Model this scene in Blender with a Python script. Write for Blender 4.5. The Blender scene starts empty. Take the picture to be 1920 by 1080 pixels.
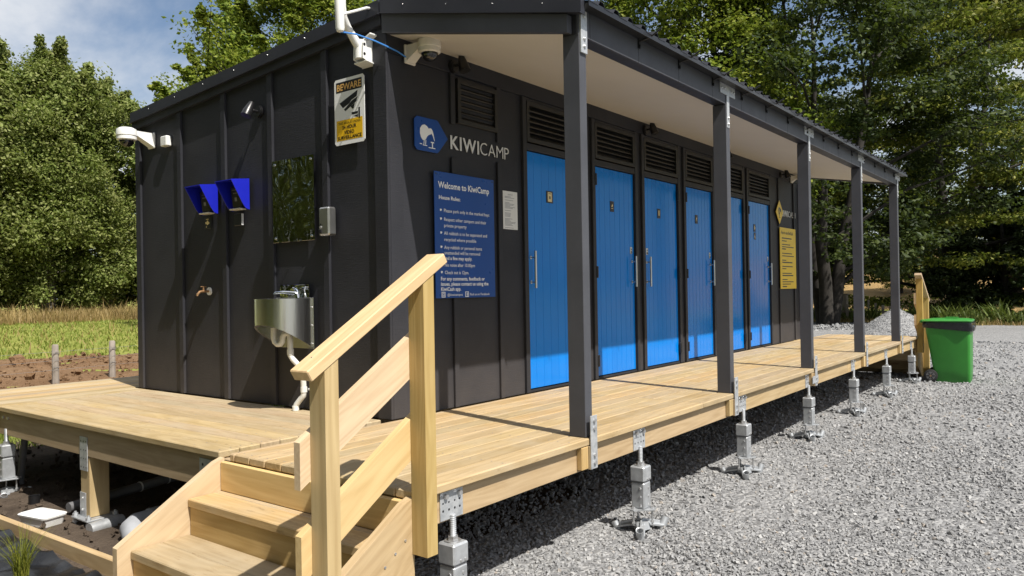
import bpy, bmesh, math, random
import numpy as np
from mathutils import Vector, Matrix, noise as mnoise
R = math.radians
SC = bpy.context.scene
COL = SC.collection

# ------------------------------------------------------------------ camera, sky, sun, exposure
cam_d = bpy.data.cameras.new('camera'); cam = bpy.data.objects.new('camera', cam_d); COL.objects.link(cam)
cam_d.sensor_width = 36; cam_d.lens = 36 * 1433.05 / 1920; cam_d.clip_start = .05; cam_d.clip_end = 1500
cr = Vector((0.60876, -0.79317, -0.01693)).normalized(); cf = Vector((0.79331, 0.60881, 0.002715)).normalized()
cu = cr.cross(cf)
cam.matrix_world = Matrix(((cr.x, cu.x, -cf.x, -3.6231), (cr.y, cu.y, -cf.y, -3.8299), (cr.z, cu.z, -cf.z, 0.8713), (0, 0, 0, 1)))
SC.camera = cam
TO_SUN = Vector((-.225, -1.0, 1.44)).normalized()
SUN_EL = math.asin(TO_SUN.z); SUN_ROT = math.atan2(TO_SUN.x, TO_SUN.y)
sun_d = bpy.data.lights.new('sun', 'SUN'); sun = bpy.data.objects.new('sun', sun_d); COL.objects.link(sun)
sun_d.energy = 5.0; sun_d.angle = R(.53); sun_d.color = (1, .955, .88)
sun.rotation_euler = TO_SUN.to_track_quat('Z', 'Y').to_euler()
sun.location = TO_SUN * 60
W = bpy.data.worlds.new('World'); SC.world = W; W.use_nodes = True
wn = W.node_tree; wn.nodes.clear()
def wnode(t, **k):
    n = wn.nodes.new(t)
    for a, b in k.items(): setattr(n, a, b)
    return n
wo = wnode('ShaderNodeOutputWorld'); bg = wnode('ShaderNodeBackground'); sky = wnode('ShaderNodeTexSky')
sky.sky_type = 'NISHITA'; sky.sun_disc = False; sky.sun_elevation = SUN_EL; sky.sun_rotation = SUN_ROT % (2 * math.pi)
sky.air_density = 1.0; sky.dust_density = 1.6; sky.ozone_density = 1.5
tcw = wnode('ShaderNodeTexCoord'); mpw = wnode('ShaderNodeMapping'); mpw.inputs['Scale'].default_value = (1, 1, 1.9)
mpw.inputs['Location'].default_value = (3.2, 1.9, .4)
nzw = wnode('ShaderNodeTexNoise'); nzw.inputs['Scale'].default_value = 2.1; nzw.inputs['Detail'].default_value = 9; nzw.inputs['Roughness'].default_value = .55
nzw.inputs['Distortion'].default_value = .25
rpw = wnode('ShaderNodeValToRGB'); rpw.color_ramp.elements[0].position = .40; rpw.color_ramp.elements[1].position = .63
rpw.color_ramp.interpolation = 'EASE'
mxw = wnode('ShaderNodeMix', data_type='RGBA'); mxw.inputs['B'].default_value = (7.0, 7.2, 7.5, 1)
wn.links.new(tcw.outputs['Generated'], mpw.inputs['Vector']); wn.links.new(mpw.outputs[0], nzw.inputs['Vector'])
wn.links.new(nzw.outputs['Fac'], rpw.inputs['Fac']); wn.links.new(rpw.outputs['Color'], mxw.inputs['Factor'])
wn.links.new(sky.outputs[0], mxw.inputs['A']); wn.links.new(mxw.outputs['Result'], bg.inputs['Color'])
wn.links.new(bg.outputs[0], wo.inputs[0]); bg.inputs['Strength'].default_value = .085
vs = SC.view_settings; vs.view_transform = 'Standard'; vs.look = 'None'; vs.gamma = 1; vs.exposure = 0.5; vs.use_curve_mapping = False
SC.cycles.max_bounces = 8; SC.cycles.diffuse_bounces = 4; SC.cycles.glossy_bounces = 3; SC.cycles.transmission_bounces = 4
rng = random.Random(7); NR = np.random.default_rng(11)

# ------------------------------------------------------------------ material helpers
MATS = {}
class NT:
    def __init__(s, name):
        s.m = bpy.data.materials.new(name); s.m.use_nodes = True; s.t = s.m.node_tree; MATS[name] = s.m
        s.b = s.t.nodes['Principled BSDF']; s.o = s.t.nodes['Material Output']
    def n(s, typ, ins=None, **k):
        d = s.t.nodes.new(typ)
        for a, b in k.items(): setattr(d, a, b)
        for a, b in (ins or {}).items(): s.set(d, a, b)
        return d
    def set(s, d, a, b):
        if isinstance(b, bpy.types.NodeSocket): s.t.links.new(b, d.inputs[a])
        elif isinstance(b, bpy.types.Node): s.t.links.new(b.outputs[0], d.inputs[a])
        else: d.inputs[a].default_value = b
    def math(s, op, a, b=0.0, clamp=False):
        d = s.n('ShaderNodeMath', operation=op, use_clamp=clamp); s.set(d, 0, a); s.set(d, 1, b); return d.outputs[0]
    def mix(s, f, a, b, blend='MIX'):
        d = s.n('ShaderNodeMix', data_type='RGBA', blend_type=blend); s.set(d, 'Factor', f); s.set(d, 'A', a); s.set(d, 'B', b); return d.outputs['Result']
    def ramp(s, f, stops):
        d = s.n('ShaderNodeValToRGB'); s.set(d, 'Fac', f); e = d.color_ramp.elements
        while len(e) < len(stops): e.new(.5)
        for q, (p, c) in zip(e, stops):
            q.position = p; q.color = c if len(c) == 4 else (*c, 1)
        return d.outputs['Color']
    def coords(s, kind='Object', scale=(1, 1, 1), shift=True):
        tc = s.n('ShaderNodeTexCoord'); v = tc.outputs[kind]
        if shift:
            oi = s.n('ShaderNodeObjectInfo'); f = s.math('MULTIPLY', oi.outputs['Random'], 53.0)
            cb = s.n('ShaderNodeCombineXYZ', {0: f, 1: s.math('MULTIPLY', f, 1.7), 2: s.math('MULTIPLY', f, .6)})
            v = s.n('ShaderNodeVectorMath', {0: v, 1: cb.outputs[0]}, operation='ADD').outputs[0]
        return s.n('ShaderNodeMapping', {'Vector': v, 'Scale': scale}).outputs[0]
    def noise(s, v, scale, detail=3, rough=.5, dist=0):
        return s.n('ShaderNodeTexNoise', {'Vector': v, 'Scale': scale, 'Detail': detail, 'Roughness': rough, 'Distortion': dist}).outputs['Fac']
    def bump(s, h, strength=.3, dist=.01):
        d = s.n('ShaderNodeBump', {'Height': h, 'Strength': strength, 'Distance': dist}); s.set(s.b, 'Normal', d.outputs[0]); return d
def c4(c): return (*c, 1) if len(c) == 3 else c
def plain(name, col, rough=.5, metal=0, var=.12, scale=6, bump=.0, bscale=60, spec=.5, coat=0):
    n = NT(name); v = n.coords()
    f = n.noise(v, scale, 5, .6)
    d = tuple(x * (1 - var) for x in col); l = tuple(min(1, x * (1 + var)) for x in col)
    n.set(n.b, 'Base Color', n.ramp(f, [(.3, d), (.7, l)])); n.set(n.b, 'Metallic', metal)
    f2 = n.noise(v, scale * 3.3, 4, .6)
    n.set(n.b, 'Roughness', n.math('MULTIPLY_ADD', f2, .2) if False else n.math('ADD', n.math('MULTIPLY', f2, .18), rough - .09))
    n.set(n.b, 'Specular IOR Level', spec); n.set(n.b, 'Coat Weight', coat)
    if bump: n.bump(n.noise(v, bscale, 3, .6), bump, .004)
    return n.m
def wood(name, light, dark, stain=.0, pink=.0, rough=.62):
    n = NT(name); tc = n.coords('Object', (1, 1, 1))
    m1 = n.n('ShaderNodeMapping', {'Vector': tc, 'Scale': (1.1, 26, 26)}).outputs[0]
    f1 = n.noise(m1, 1.6, 5, .62, .4)
    m2 = n.n('ShaderNodeMapping', {'Vector': tc, 'Scale': (.55, 4.2, 4.2)}).outputs[0]
    f2 = n.noise(m2, 1.0, 2, .5, .5)
    rings = n.math('SINE', n.math('MULTIPLY', f2, 70.0))
    rings = n.math('ADD', n.math('MULTIPLY', rings, .5), .5)
    g = n.math('ADD', n.math('MULTIPLY', f1, .82), n.math('MULTIPLY', rings, .17))
    mid = tuple((a + b) / 2 for a, b in zip(light, dark))
    col = n.ramp(g, [(.28, dark), (.5, mid), (.74, light)])
    oi = n.n('ShaderNodeObjectInfo')
    rnd = oi.outputs['Random']
    hs = n.n('ShaderNodeHueSaturation', {'Color': col, 'Hue': n.math('ADD', n.math('MULTIPLY', rnd, .012), .497),
             'Saturation': n.math('ADD', n.math('MULTIPLY', n.math('FRACT', n.math('MULTIPLY', rnd, 7.3)), .3), .84),
             'Value': n.math('ADD', n.math('MULTIPLY', n.math('FRACT', n.math('MULTIPLY', rnd, 13.7)), .36), .81)})
    col = hs.outputs[0]
    # knots
    m3 = n.n('ShaderNodeMapping', {'Vector': tc, 'Scale': (1.5, 5.5, 5.5)}).outputs[0]
    vo = n.n('ShaderNodeTexVoronoi', {'Vector': m3, 'Scale': .62})
    kd = n.ramp(vo.outputs['Distance'], [(.035, (1, 1, 1)), (.085, (0, 0, 0))])
    col = n.mix(n.math('MULTIPLY', kd, .75), col, (.20, .105, .045, 1))
    if stain:
        w = n.coords('Object', (1, 1, 1), True)
        s1 = n.noise(w, 2.3, 6, .62, .3)
        col = n.mix(n.ramp(s1, [(.44, (0, 0, 0)), (.72, (stain,) * 3)]), col, (.40, .335, .235, 1))
        m4 = n.n('ShaderNodeMapping', {'Vector': w, 'Scale': (2.4, 11, 11)}).outputs[0]
        s2 = n.noise(m4, 3.0, 4, .7)
        col = n.mix(n.ramp(s2, [(.60, (0, 0, 0)), (.72, (.7 * min(1, stain * 1.6),) * 3)]), col, (.22, .145, .07, 1))
    n.set(n.b, 'Base Color', col); n.set(n.b, 'Roughness', rough); n.set(n.b, 'Specular IOR Level', .3)
    n.bump(g, .25, .003)
    return n.m
PINE_L, PINE_D = (.60, .435, .235), (.40, .265, .115)
wood('deck_pine', (.465, .345, .200), (.325, .228, .118), .6)
wood('frame_pine', (.51, .37, .195), (.37, .25, .115), .15)
wood('pink_pine', (.60, .435, .245), (.47, .315, .16), .05)
wood('post_pine', (.49, .345, .15), (.36, .235, .085), .06)
wood('grey_wood', (.34, .30, .25), (.20, .17, .14), .3, 0, .85)

def cladding():
    n = NT('cladding'); v = n.coords('Object', (1, 1, 1))
    m = n.n('ShaderNodeMapping', {'Vector': v, 'Scale': (9, 9, 95)}).outputs[0]
    f = n.noise(m, 1.3, 4, .65); lo = n.noise(v, 1.7, 5, .6)
    col = n.ramp(lo, [(.3, (.0205, .0212, .0262)), (.7, (.0305, .0312, .0375))])
    sp = n.noise(v, 150, 2, .5); dust = n.ramp(sp, [(.72, (0, 0, 0)), (.78, (.35,) * 3)])
    col = n.mix(dust, col, (.16, .15, .14, 1))
    geo = n.n('ShaderNodeNewGeometry'); z = n.n('ShaderNodeSeparateXYZ', {0: geo.outputs['Position']}).outputs['Z']
    low = n.n('ShaderNodeMapRange', {'Value': z, 'From Min': 0.0, 'From Max': .75, 'To Min': .33, 'To Max': 0}).outputs[0]   # splashed dust near the deck
    low = n.math('MULTIPLY', low, n.math('ADD', n.noise(v, 5, 4, .6), .35))
    col = n.mix(low, col, (.115, .098, .085, 1))
    n.set(n.b, 'Base Color', col); n.set(n.b, 'Roughness', .55); n.set(n.b, 'Specular IOR Level', .25)
    n.bump(n.math('ADD', f, n.math('MULTIPLY', sp, .3)), .5, .003)
cladding()
plain('black_paint', (.027, .0275, .032), .5, 0, .2, 4, .12, 70, spec=.25)
plain('grey_steel_paint', (.066, .068, .078), .5, 0, .14, 3, .05, 40, spec=.22)
plain('flashing_steel', (.026, .027, .034), .45, 0, .12, 3, .04, 20, spec=.3)
plain('louvre_paint', (.012, .0115, .0115), .5, 0, .2, 5)
plain('soffit_board', (.60, .55, .47), .6, 0, .03, 1.4, .05, 80)
plain('white_plastic', (.76, .76, .74), .35, 0, .04, 6)
plain('offwhite_plastic', (.66, .62, .54), .4, 0, .05, 6)
plain('pvc', (.70, .70, .66), .38, 0, .06, 9)
plain('grey_pvc', (.33, .34, .36), .5, 0, .15, 7)
plain('dark_grey_pvc', (.13, .13, .135), .5, 0, .2, 7)
plain('galvanised', (.46, .475, .49), .45, .55, .22, 11, .12, 45)
plain('bolt_steel', (.60, .60, .60), .35, .8, .15, 20)
plain('black_plastic', (.012, .012, .013), .35, 0, .2, 10)
plain('matt_black', (.009, .009, .009), .6, 0, .2, 10)
plain('rubber', (.02, .02, .02), .75, 0, .25, 20, .1, 90)
plain('brushed_steel', (.58, .58, .57), .33, .95, .05, 2)
plain('chrome', (.75, .77, .8), .08, 1, .03, 10)
plain('brass', (.44, .26, .13), .4, .8, .25, 30)
plain('hood_blue', (.008, .014, .40), .4, 0, .05, 5)
plain('sign_blue', (.008, .058, .26), .3, 0, .05, 3, spec=.3)
plain('sign_white', (.80, .80, .80), .35, 0, .03, 3)
plain('sign_yellow', (.78, .47, .015), .35, 0, .06, 4)
plain('cash_yellow', (.72, .50, .02), .4, 0, .05, 4)
plain('ink_black', (.010, .010, .012), .4, 0, .1, 10)
plain('ink_gold', (.72, .42, .13), .4, 0, .08, 30)
plain('letter_silver', (.66, .66, .66), .4, .2, .05, 8)
plain('icon_cream', (.72, .58, .30), .4, 0, .05, 8)
plain('paper', (.70, .70, .68), .55, 0, .04, 5)
plain('ink_grey', (.22, .22, .24), .5, 0, .1, 30)
plain('blue_cable', (.05, .22, .62), .4, 0, .05, 30)
plain('lens_glass', (.012, .012, .014), .06, 0, .05, 3, spec=.8)
plain('lamp_glass', (.62, .60, .54), .15, 0, .05, 3)
plain('bin_green', (.030, .205, .026), .42, 0, .10, 5, .06, 60)
plain('liner_black', (.010, .011, .014), .22, 0, .2, 12, .5, 26)
plain('bark', (.026, .022, .018), .9, 0, .45, 5, .8, 16)
plain('pale_bark', (.20, .175, .145), .9, 0, .4, 5, .8, 16)
plain('post_timber', (.27, .235, .20), .85, 0, .25, 6, .3, 40)
plain('wire', (.30, .30, .30), .45, .8, .1, 10)
plain('weed_mat', (.008, .0083, .009), .30, 0, .3, 8, .5, 30)
plain('concrete', (.34, .33, .31), .85, 0, .2, 9, .3, 60)

def door_paint():
    n = NT('door_blue'); v = n.coords(); f = n.noise(v, 2.0, 4, .5)
    n.set(n.b, 'Base Color', n.ramp(f, [(.3, (.0015, .170, .585)), (.7, (.002, .185, .62))]))
    n.set(n.b, 'Roughness', .14); n.set(n.b, 'Specular IOR Level', .30); n.set(n.b, 'Coat Weight', 0.0)
    m = n.n('ShaderNodeMapping', {'Vector': v, 'Scale': (60, 60, 3)}).outputs[0]
    n.bump(n.noise(m, 1, 2, .5), .05, .002)
door_paint()
def mirror_mat():
    n = NT('polished_steel'); v = n.coords('Object', (1, 1, 1), False)
    n.set(n.b, 'Base Color', (.62, .61, .55, 1)); n.set(n.b, 'Metallic', 1); n.set(n.b, 'Roughness', .035)
    h = n.noise(v, 3.4, 1.0, .45, 1.6)
    n.bump(h, .42, .03)
mirror_mat()
def basin_mat():
    n = NT('basin_steel'); v = n.coords('Object', (1, 1, 1), False)
    n.set(n.b, 'Base Color', (.60, .60, .59, 1)); n.set(n.b, 'Metallic', 1); n.set(n.b, 'Roughness', .25)
    m = n.n('ShaderNodeMapping', {'Vector': v, 'Scale': (14, 14, 1.5)}).outputs[0]
    n.bump(n.noise(m, 1.5, 3, .5), .16, .01)
basin_mat()
def bracket_steel():
    n = NT('nail_plate'); v = n.coords()
    f = n.noise(v, 30, 4, .6)
    n.set(n.b, 'Base Color', n.ramp(f, [(.3, (.36, .38, .40)), (.7, (.56, .57, .58))])); n.set(n.b, 'Metallic', .45); n.set(n.b, 'Roughness', .48)
bracket_steel()

def leaf_mat(name, cols, trans=.36, rough=.55, spec=.22):
    n = NT(name); geo = n.n('ShaderNodeNewGeometry'); rp = geo.outputs['Random Per Island']
    stops = [(i / (len(cols) - 1), c) for i, c in enumerate(cols)]
    col = n.ramp(rp, stops)
    tc = n.coords('Object', (1, 1, 1), True)
    cl = n.noise(tc, .55, 3, .5)
    hs = n.n('ShaderNodeHueSaturation', {'Color': col, 'Hue': n.math('ADD', n.math('MULTIPLY', cl, .05), .475), 'Saturation': 1.0, 'Value': n.math('ADD', n.math('MULTIPLY', cl, 1.0), .5)})
    n.set(n.b, 'Base Color', hs.outputs[0]); n.set(n.b, 'Roughness', rough); n.set(n.b, 'Specular IOR Level', spec)
    tr = n.n('ShaderNodeBsdfTranslucent', {'Color': n.mix(.5, hs.outputs[0], (.16, .22, .02, 1))})
    mx = n.n('ShaderNodeMixShader', {0: trans, 1: n.b.outputs[0], 2: tr.outputs[0]})
    n.t.links.new(mx.outputs[0], n.o.inputs[0])
leaf_mat('leaf_olive', [(.10, .138, .028), (.16, .20, .045), (.23, .262, .07), (.36, .385, .15)], .42)
leaf_mat('leaf_bright', [(.06, .10, .012), (.125, .175, .020), (.21, .255, .030), (.32, .35, .055)], .42)
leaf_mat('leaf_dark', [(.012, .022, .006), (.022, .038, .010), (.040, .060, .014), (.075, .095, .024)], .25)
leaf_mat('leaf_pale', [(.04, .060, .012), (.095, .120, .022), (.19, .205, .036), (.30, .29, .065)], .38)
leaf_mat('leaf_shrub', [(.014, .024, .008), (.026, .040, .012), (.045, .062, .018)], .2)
leaf_mat('blade_green', [(.15, .20, .035), (.215, .26, .05), (.30, .315, .085)], .3)
leaf_mat('blade_dry', [(.25, .17, .065), (.34, .24, .10), (.42, .32, .15)], .3)
leaf_mat('tussock', [(.12, .15, .02), (.20, .22, .03), (.29, .28, .05)], .35)
leaf_mat('weed_leaf', [(.05, .075, .018), (.09, .125, .03), (.16, .18, .05)], .25)

def ground_mats():
    n = NT('grass_field'); v = n.coords('Object', (1, 1, 1), False)
    a = n.noise(v, .25, 6, .65); b = n.noise(v, 5, 5, .7)
    f = n.math('ADD', n.math('MULTIPLY', a, .55), n.math('MULTIPLY', b, .45))
    col = n.ramp(f, [(.3, (.145, .165, .034)), (.5, (.22, .235, .055)), (.66, (.29, .275, .085)), (.8, (.35, .29, .13))])
    n.set(n.b, 'Base Color', col); n.set(n.b, 'Roughness', .95); n.set(n.b, 'Specular IOR Level', .1)
    n.bump(n.noise(v, 18, 4, .7), .6, .05)
    n = NT('soil'); v = n.coords('Object', (1, 1, 1), False)
    a = n.noise(v, 1.2, 6, .7); b = n.noise(v, 14, 5, .7)
    col = n.ramp(n.math('ADD', n.math('MULTIPLY', a, .5), n.math('MULTIPLY', b, .5)), [(.3, (.13, .075, .04)), (.5, (.215, .13, .072)), (.72, (.30, .20, .12))])
    n.set(n.b, 'Base Color', col); n.set(n.b, 'Roughness', 1); n.set(n.b, 'Specular IOR Level', .1)
    n.bump(n.math('ADD', n.noise(v, 9, 6, .7), n.noise(v, 40, 3, .6)), .8, .06)
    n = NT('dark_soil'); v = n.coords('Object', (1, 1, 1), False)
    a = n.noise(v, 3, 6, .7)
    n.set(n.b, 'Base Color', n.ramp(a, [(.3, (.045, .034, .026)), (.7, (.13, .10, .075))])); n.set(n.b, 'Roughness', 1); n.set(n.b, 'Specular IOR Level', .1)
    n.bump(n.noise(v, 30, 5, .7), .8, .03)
    n = NT('gravel'); v = n.coords('Object', (1, 1, 1), False)
    vo = n.n('ShaderNodeTexVoronoi', {'Vector': v, 'Scale': 36, 'Randomness': 1})
    big = n.noise(v, .35, 6, .6); fine = n.noise(v, 130, 2, .6)
    g = n.n('ShaderNodeSeparateColor', {0: vo.outputs['Color']}).outputs[0]
    t = n.math('ADD', n.math('MULTIPLY', g, .55), n.math('ADD', n.math('MULTIPLY', big, .3), n.math('MULTIPLY', fine, .2)))
    col = n.ramp(t, [(.22, (.135, .135, .137)), (.5, (.23, .23, .232)), (.85, (.36, .357, .35))])
    n.set(n.b, 'Base Color', col); n.set(n.b, 'Roughness', .9); n.set(n.b, 'Specular IOR Level', .2)
    n.bump(n.math('SUBTRACT', 1.0, vo.outputs['Distance']), .9, .02)
    n = NT('stone'); geo = n.n('ShaderNodeNewGeometry'); rp = geo.outputs['Random Per Island']
    col = n.ramp(rp, [(0, (.135, .135, .138)), (.4, (.225, .226, .230)), (.75, (.305, .305, .305)), (.95, (.41, .405, .395)), (1, (.33, .27, .21))])
    v = n.coords('Object', (1, 1, 1), False)
    col = n.mix(.35, col, n.ramp(n.noise(v, 90, 4, .6), [(.3, (.12, .12, .12)), (.7, (.42, .42, .42))]))
    n.set(n.b, 'Base Color', col); n.set(n.b, 'Roughness', .85); n.set(n.b, 'Specular IOR Level', .25)
    n = NT('far_hill'); v = n.coords('Object', (1, 1, 1), False)
    a = n.noise(v, .3, 6, .65)
    n.set(n.b, 'Base Color', n.ramp(a, [(.3, (.23, .15, .055)), (.6, (.36, .23, .085)), (.8, (.30, .24, .10))])); n.set(n.b, 'Roughness', 1)
    n.bump(n.noise(v, 4, 4, .7), .7, .3)
ground_mats()

# ------------------------------------------------------------------ object helpers
WM = {}
def link(o, parent=None, Wm=None):
    Wm = Wm or Matrix(); COL.objects.link(o); WM[o.name] = Wm
    if parent is not None:
        o.parent = parent; o.matrix_basis = WM[parent.name].inverted() @ Wm
    else: o.matrix_basis = Wm
    return o
def tag(o, label=None, cat=None, group=None, kind=None):
    if label: o['label'] = label
    if cat: o['category'] = cat
    if group: o['group'] = group
    if kind: o['kind'] = kind
    return o
def thing(name, label, cat, loc=(0, 0, 0), rz=0, group=None, W_=None):
    o = bpy.data.objects.new(name, None); o.empty_display_size = .2
    link(o, None, W_ or (Matrix.Translation(loc) @ Matrix.Rotation(rz, 4, 'Z')))
    return tag(o, label, cat, group)
def copy_tree(o, Wm, label=None, parent=None):
    c = o.copy(); COL.objects.link(c)
    if parent is not None:
        c.parent = parent; c.matrix_basis = o.matrix_basis
    else: c.matrix_basis = Wm
    WM[c.name] = Wm if parent is None else WM[parent.name] @ c.matrix_basis
    if label: c['label'] = label
    for ch in list(o.children): copy_tree(ch, None, None, c)
    return c
def finish(me, recalc=True, smooth=35):
    if recalc:
        bm = bmesh.new(); bm.from_mesh(me); bmesh.ops.recalc_face_normals(bm, faces=bm.faces); bm.to_mesh(me); bm.free()
    if smooth:
        me.polygons.foreach_set('use_smooth', [True] * len(me.polygons)); me.set_sharp_from_angle(angle=R(smooth))
class MB:
    def __init__(s): s.v = []; s.f = []; s.mi = []; s.mats = []; s.cur = 0
    def use(s, m):
        if m not in s.mats: s.mats.append(m)
        s.cur = s.mats.index(m); return s
    def add(s, v, f):
        k = len(s.v); s.v += [tuple(p) for p in v]; s.f += [tuple(i + k for i in q) for q in f]; s.mi += [s.cur] * len(f); return s
    def box(s, x0, x1, y0, y1, z0, z1, b=.0):
        if x0 > x1: x0, x1 = x1, x0
        if y0 > y1: y0, y1 = y1, y0
        if z0 > z1: z0, z1 = z1, z0
        c = Vector(((x0 + x1) / 2, (y0 + y1) / 2, (z0 + z1) / 2)); return s.obox(c, (x1 - x0, y1 - y0, z1 - z0), None, b)
    def obox(s, c, d, rot=None, b=0.0):
        h = [q / 2 for q in d]; b = min(b, min(h) * .9); vs = []; fs = []
        sg = [(i, j, k) for i in (-1, 1) for j in (-1, 1) for k in (-1, 1)]
        if b <= 0:
            vs = [Vector((i * h[0], j * h[1], k * h[2])) for i, j, k in sg]
            fs = [(0, 1, 3, 2), (4, 6, 7, 5), (0, 4, 5, 1), (2, 3, 7, 6), (0, 2, 6, 4), (1, 5, 7, 3)]
        else:
            idx = {}
            for q in sg:
                for a in range(3):
                    idx[q, a] = len(vs); vs.append(Vector([q[t] * (h[t] if t == a else h[t] - b) for t in range(3)]))
            for a in range(3):
                o1, o2 = [t for t in range(3) if t != a]
                for sn in (-1, 1):
                    ring = []
                    for p, r in ((-1, -1), (1, -1), (1, 1), (-1, 1)):
                        q = [0] * 3; q[a] = sn; q[o1] = p; q[o2] = r; ring.append(idx[tuple(q), a])
                    fs.append(tuple(ring))
            for a in range(3):
                i, j = [t for t in range(3) if t != a]
                for p in (-1, 1):
                    for r in (-1, 1):
                        lo = [0] * 3; lo[i] = p; lo[j] = r; lo[a] = -1; hi = list(lo); hi[a] = 1; lo = tuple(lo); hi = tuple(hi)
                        fs.append((idx[lo, i], idx[hi, i], idx[hi, j], idx[lo, j]))
            for q in sg: fs.append((idx[q, 0], idx[q, 1], idx[q, 2]))
        M = rot or Matrix.Identity(3); c = Vector(c)
        return s.add([c + M @ v for v in vs], fs)
    def tube(s, pts, rad, n=12, cap=True):
        pts = [Vector(p) for p in pts]; m = len(pts)
        rad = [rad] * m if isinstance(rad, (int, float)) else rad
        vs = []; fs = []; ref = None
        for i, p in enumerate(pts):
            t = (pts[min(i + 1, m - 1)] - pts[max(i - 1, 0)])
            t = t.normalized() if t.length > 1e-9 else Vector((0, 0, 1))
            if ref is None: ref = t.orthogonal().normalized()
            ref = ref - t * ref.dot(t); ref = ref.normalized() if ref.length > 1e-6 else t.orthogonal().normalized()
            bq = t.cross(ref)
            for k in range(n):
                a = 2 * math.pi * k / n; vs.append(p + (ref * math.cos(a) + bq * math.sin(a)) * rad[i])
        for i in range(m - 1):
            for k in range(n): fs.append((i * n + k, i * n + (k + 1) % n, (i + 1) * n + (k + 1) % n, (i + 1) * n + k))
        if cap: fs += [tuple(range(n))[::-1], tuple(range((m - 1) * n, m * n))]
        return s.add(vs, fs)
    def cyl(s, a, b, r, n=14, r2=None): return s.tube([a, b], [r, r if r2 is None else r2], n)
    def prism(s, poly, o, ax, ay, az, depth):
        """poly (2-D) in the frame o + ax*u + ay*v, thickened along az"""
        o, ax, ay, az = Vector(o), Vector(ax), Vector(ay), Vector(az); n = len(poly)
        a = [o + ax * u + ay * v for u, v in poly]; b = [p + az * depth for p in a]
        return s.add(a + b, [tuple(range(n))[::-1], tuple(range(n, 2 * n))] + [(i, (i + 1) % n, n + (i + 1) % n, n + i) for i in range(n)])
    def ell(s, c, r, nu=14, nv=9, v0=-90, v1=90, rot=None):
        M = rot or Matrix.Identity(3); vs = []; fs = []
        for j in range(nv + 1):
            b = R(v0 + (v1 - v0) * j / nv)
            for i in range(nu):
                a = 2 * math.pi * i / nu
                vs.append(Vector(c) + M @ Vector((r[0] * math.cos(b) * math.cos(a), r[1] * math.cos(b) * math.sin(a), r[2] * math.sin(b))))
        for j in range(nv):
            for i in range(nu): fs.append((j * nu + i, j * nu + (i + 1) % nu, (j + 1) * nu + (i + 1) % nu, (j + 1) * nu + i))
        fs += [tuple(range(nu))[::-1], tuple(range(nv * nu, (nv + 1) * nu))]
        return s.add(vs, fs)
    def build(s, name, mat=None, parent=None, Wm=None, recalc=True, smooth=35, local=False):
        if Wm is None:
            a = np.array(s.v); c = (a.min(0) + a.max(0)) / 2; Wm = Matrix.Translation(Vector(c.tolist()))
        inv = Wm.inverted(); me = bpy.data.meshes.new(name)
        me.from_pydata([v if local else inv @ Vector(v) for v in s.v], [], s.f)
        if mat and not s.mats: me.materials.append(MATS[mat])
        else:
            for m in s.mats: me.materials.append(MATS[m])
            me.polygons.foreach_set('material_index', s.mi)
        finish(me, recalc, smooth)
        return link(bpy.data.objects.new(name, me), parent, Wm)
BC = {}
def board_w(name, Wm, L, w, t, mat, parent, bev=.003):
    key = (round(L, 3), round(w, 4), round(t, 4), mat, bev)
    if key not in BC:
        m = MB(); m.obox((0, 0, 0), (L, w, t), None, bev); me = bpy.data.meshes.new(name); me.from_pydata(m.v, [], m.f); me.materials.append(MATS[mat]); finish(me, True, 0); BC[key] = me
    return link(bpy.data.objects.new(name, BC[key]), parent, Wm)
def board(name, x0, x1, y0, y1, z0, z1, mat, parent, bev=.003):
    c = Vector(((x0 + x1) / 2, (y0 + y1) / 2, (z0 + z1) / 2)); dx, dy, dz = abs(x1 - x0), abs(y1 - y0), abs(z1 - z0); T = Matrix.Translation(c)
    if dx >= dy and dx >= dz: return board_w(name, T, dx, dy, dz, mat, parent, bev)
    if dy >= dz: return board_w(name, T @ Matrix.Rotation(R(90), 4, 'Z'), dy, dx, dz, mat, parent, bev)
    return board_w(name, T @ Matrix.Rotation(R(-90), 4, 'Y'), dz, dy, dx, mat, parent, bev)
def slope_board(name, p0, p1, wy, t, mat, parent, bev=.003):
    """board running from p0 to p1 in an x-z plane; wy across (y), t normal to the slope"""
    p0, p1 = Vector(p0), Vector(p1); d = p1 - p0
    Wm = Matrix.Translation((p0 + p1) / 2) @ Matrix.Rotation(-math.atan2(d.z, d.x), 4, 'Y')
    return board_w(name, Wm, d.length, wy, t, mat, parent, bev)
def text_mesh(mb, txt, o, ax, ay, size, bold=0.0, align='LEFT', width=None, lift=.0006, narrow=1.0):
    """flat printed lettering: triangles lifted off the sign face"""
    cu_ = bpy.data.curves.new('txt', 'FONT'); cu_.body = txt; cu_.size = size; cu_.offset = bold * size; cu_.align_x = align; cu_.resolution_u = 2
    ob = bpy.data.objects.new('txt', cu_); COL.objects.link(ob); me = bpy.data.meshes.new_from_object(ob)
    vs = [v.co.copy() for v in me.vertices]; fs = [tuple(p.vertices) for p in me.polygons]
    bpy.data.objects.remove(ob); bpy.data.curves.remove(cu_); bpy.data.meshes.remove(me)
    if not vs: return mb
    sx = narrow
    if width:
        w = max(v.x for v in vs) - min(v.x for v in vs); sx = width / w
    o, ax, ay = Vector(o), Vector(ax), Vector(ay); nz = ax.cross(ay)
    mb.add([o + ax * (v.x * sx) + ay * v.y + nz * lift for v in vs], fs); return mb
FX, FY = Vector((1, 0, 0)), Vector((0, 0, 1))          # front wall: reads along +x, faces -y
EX, EY = Vector((0, -1, 0)), Vector((0, 0, 1))         # end wall: reads along -y, faces -x

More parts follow.
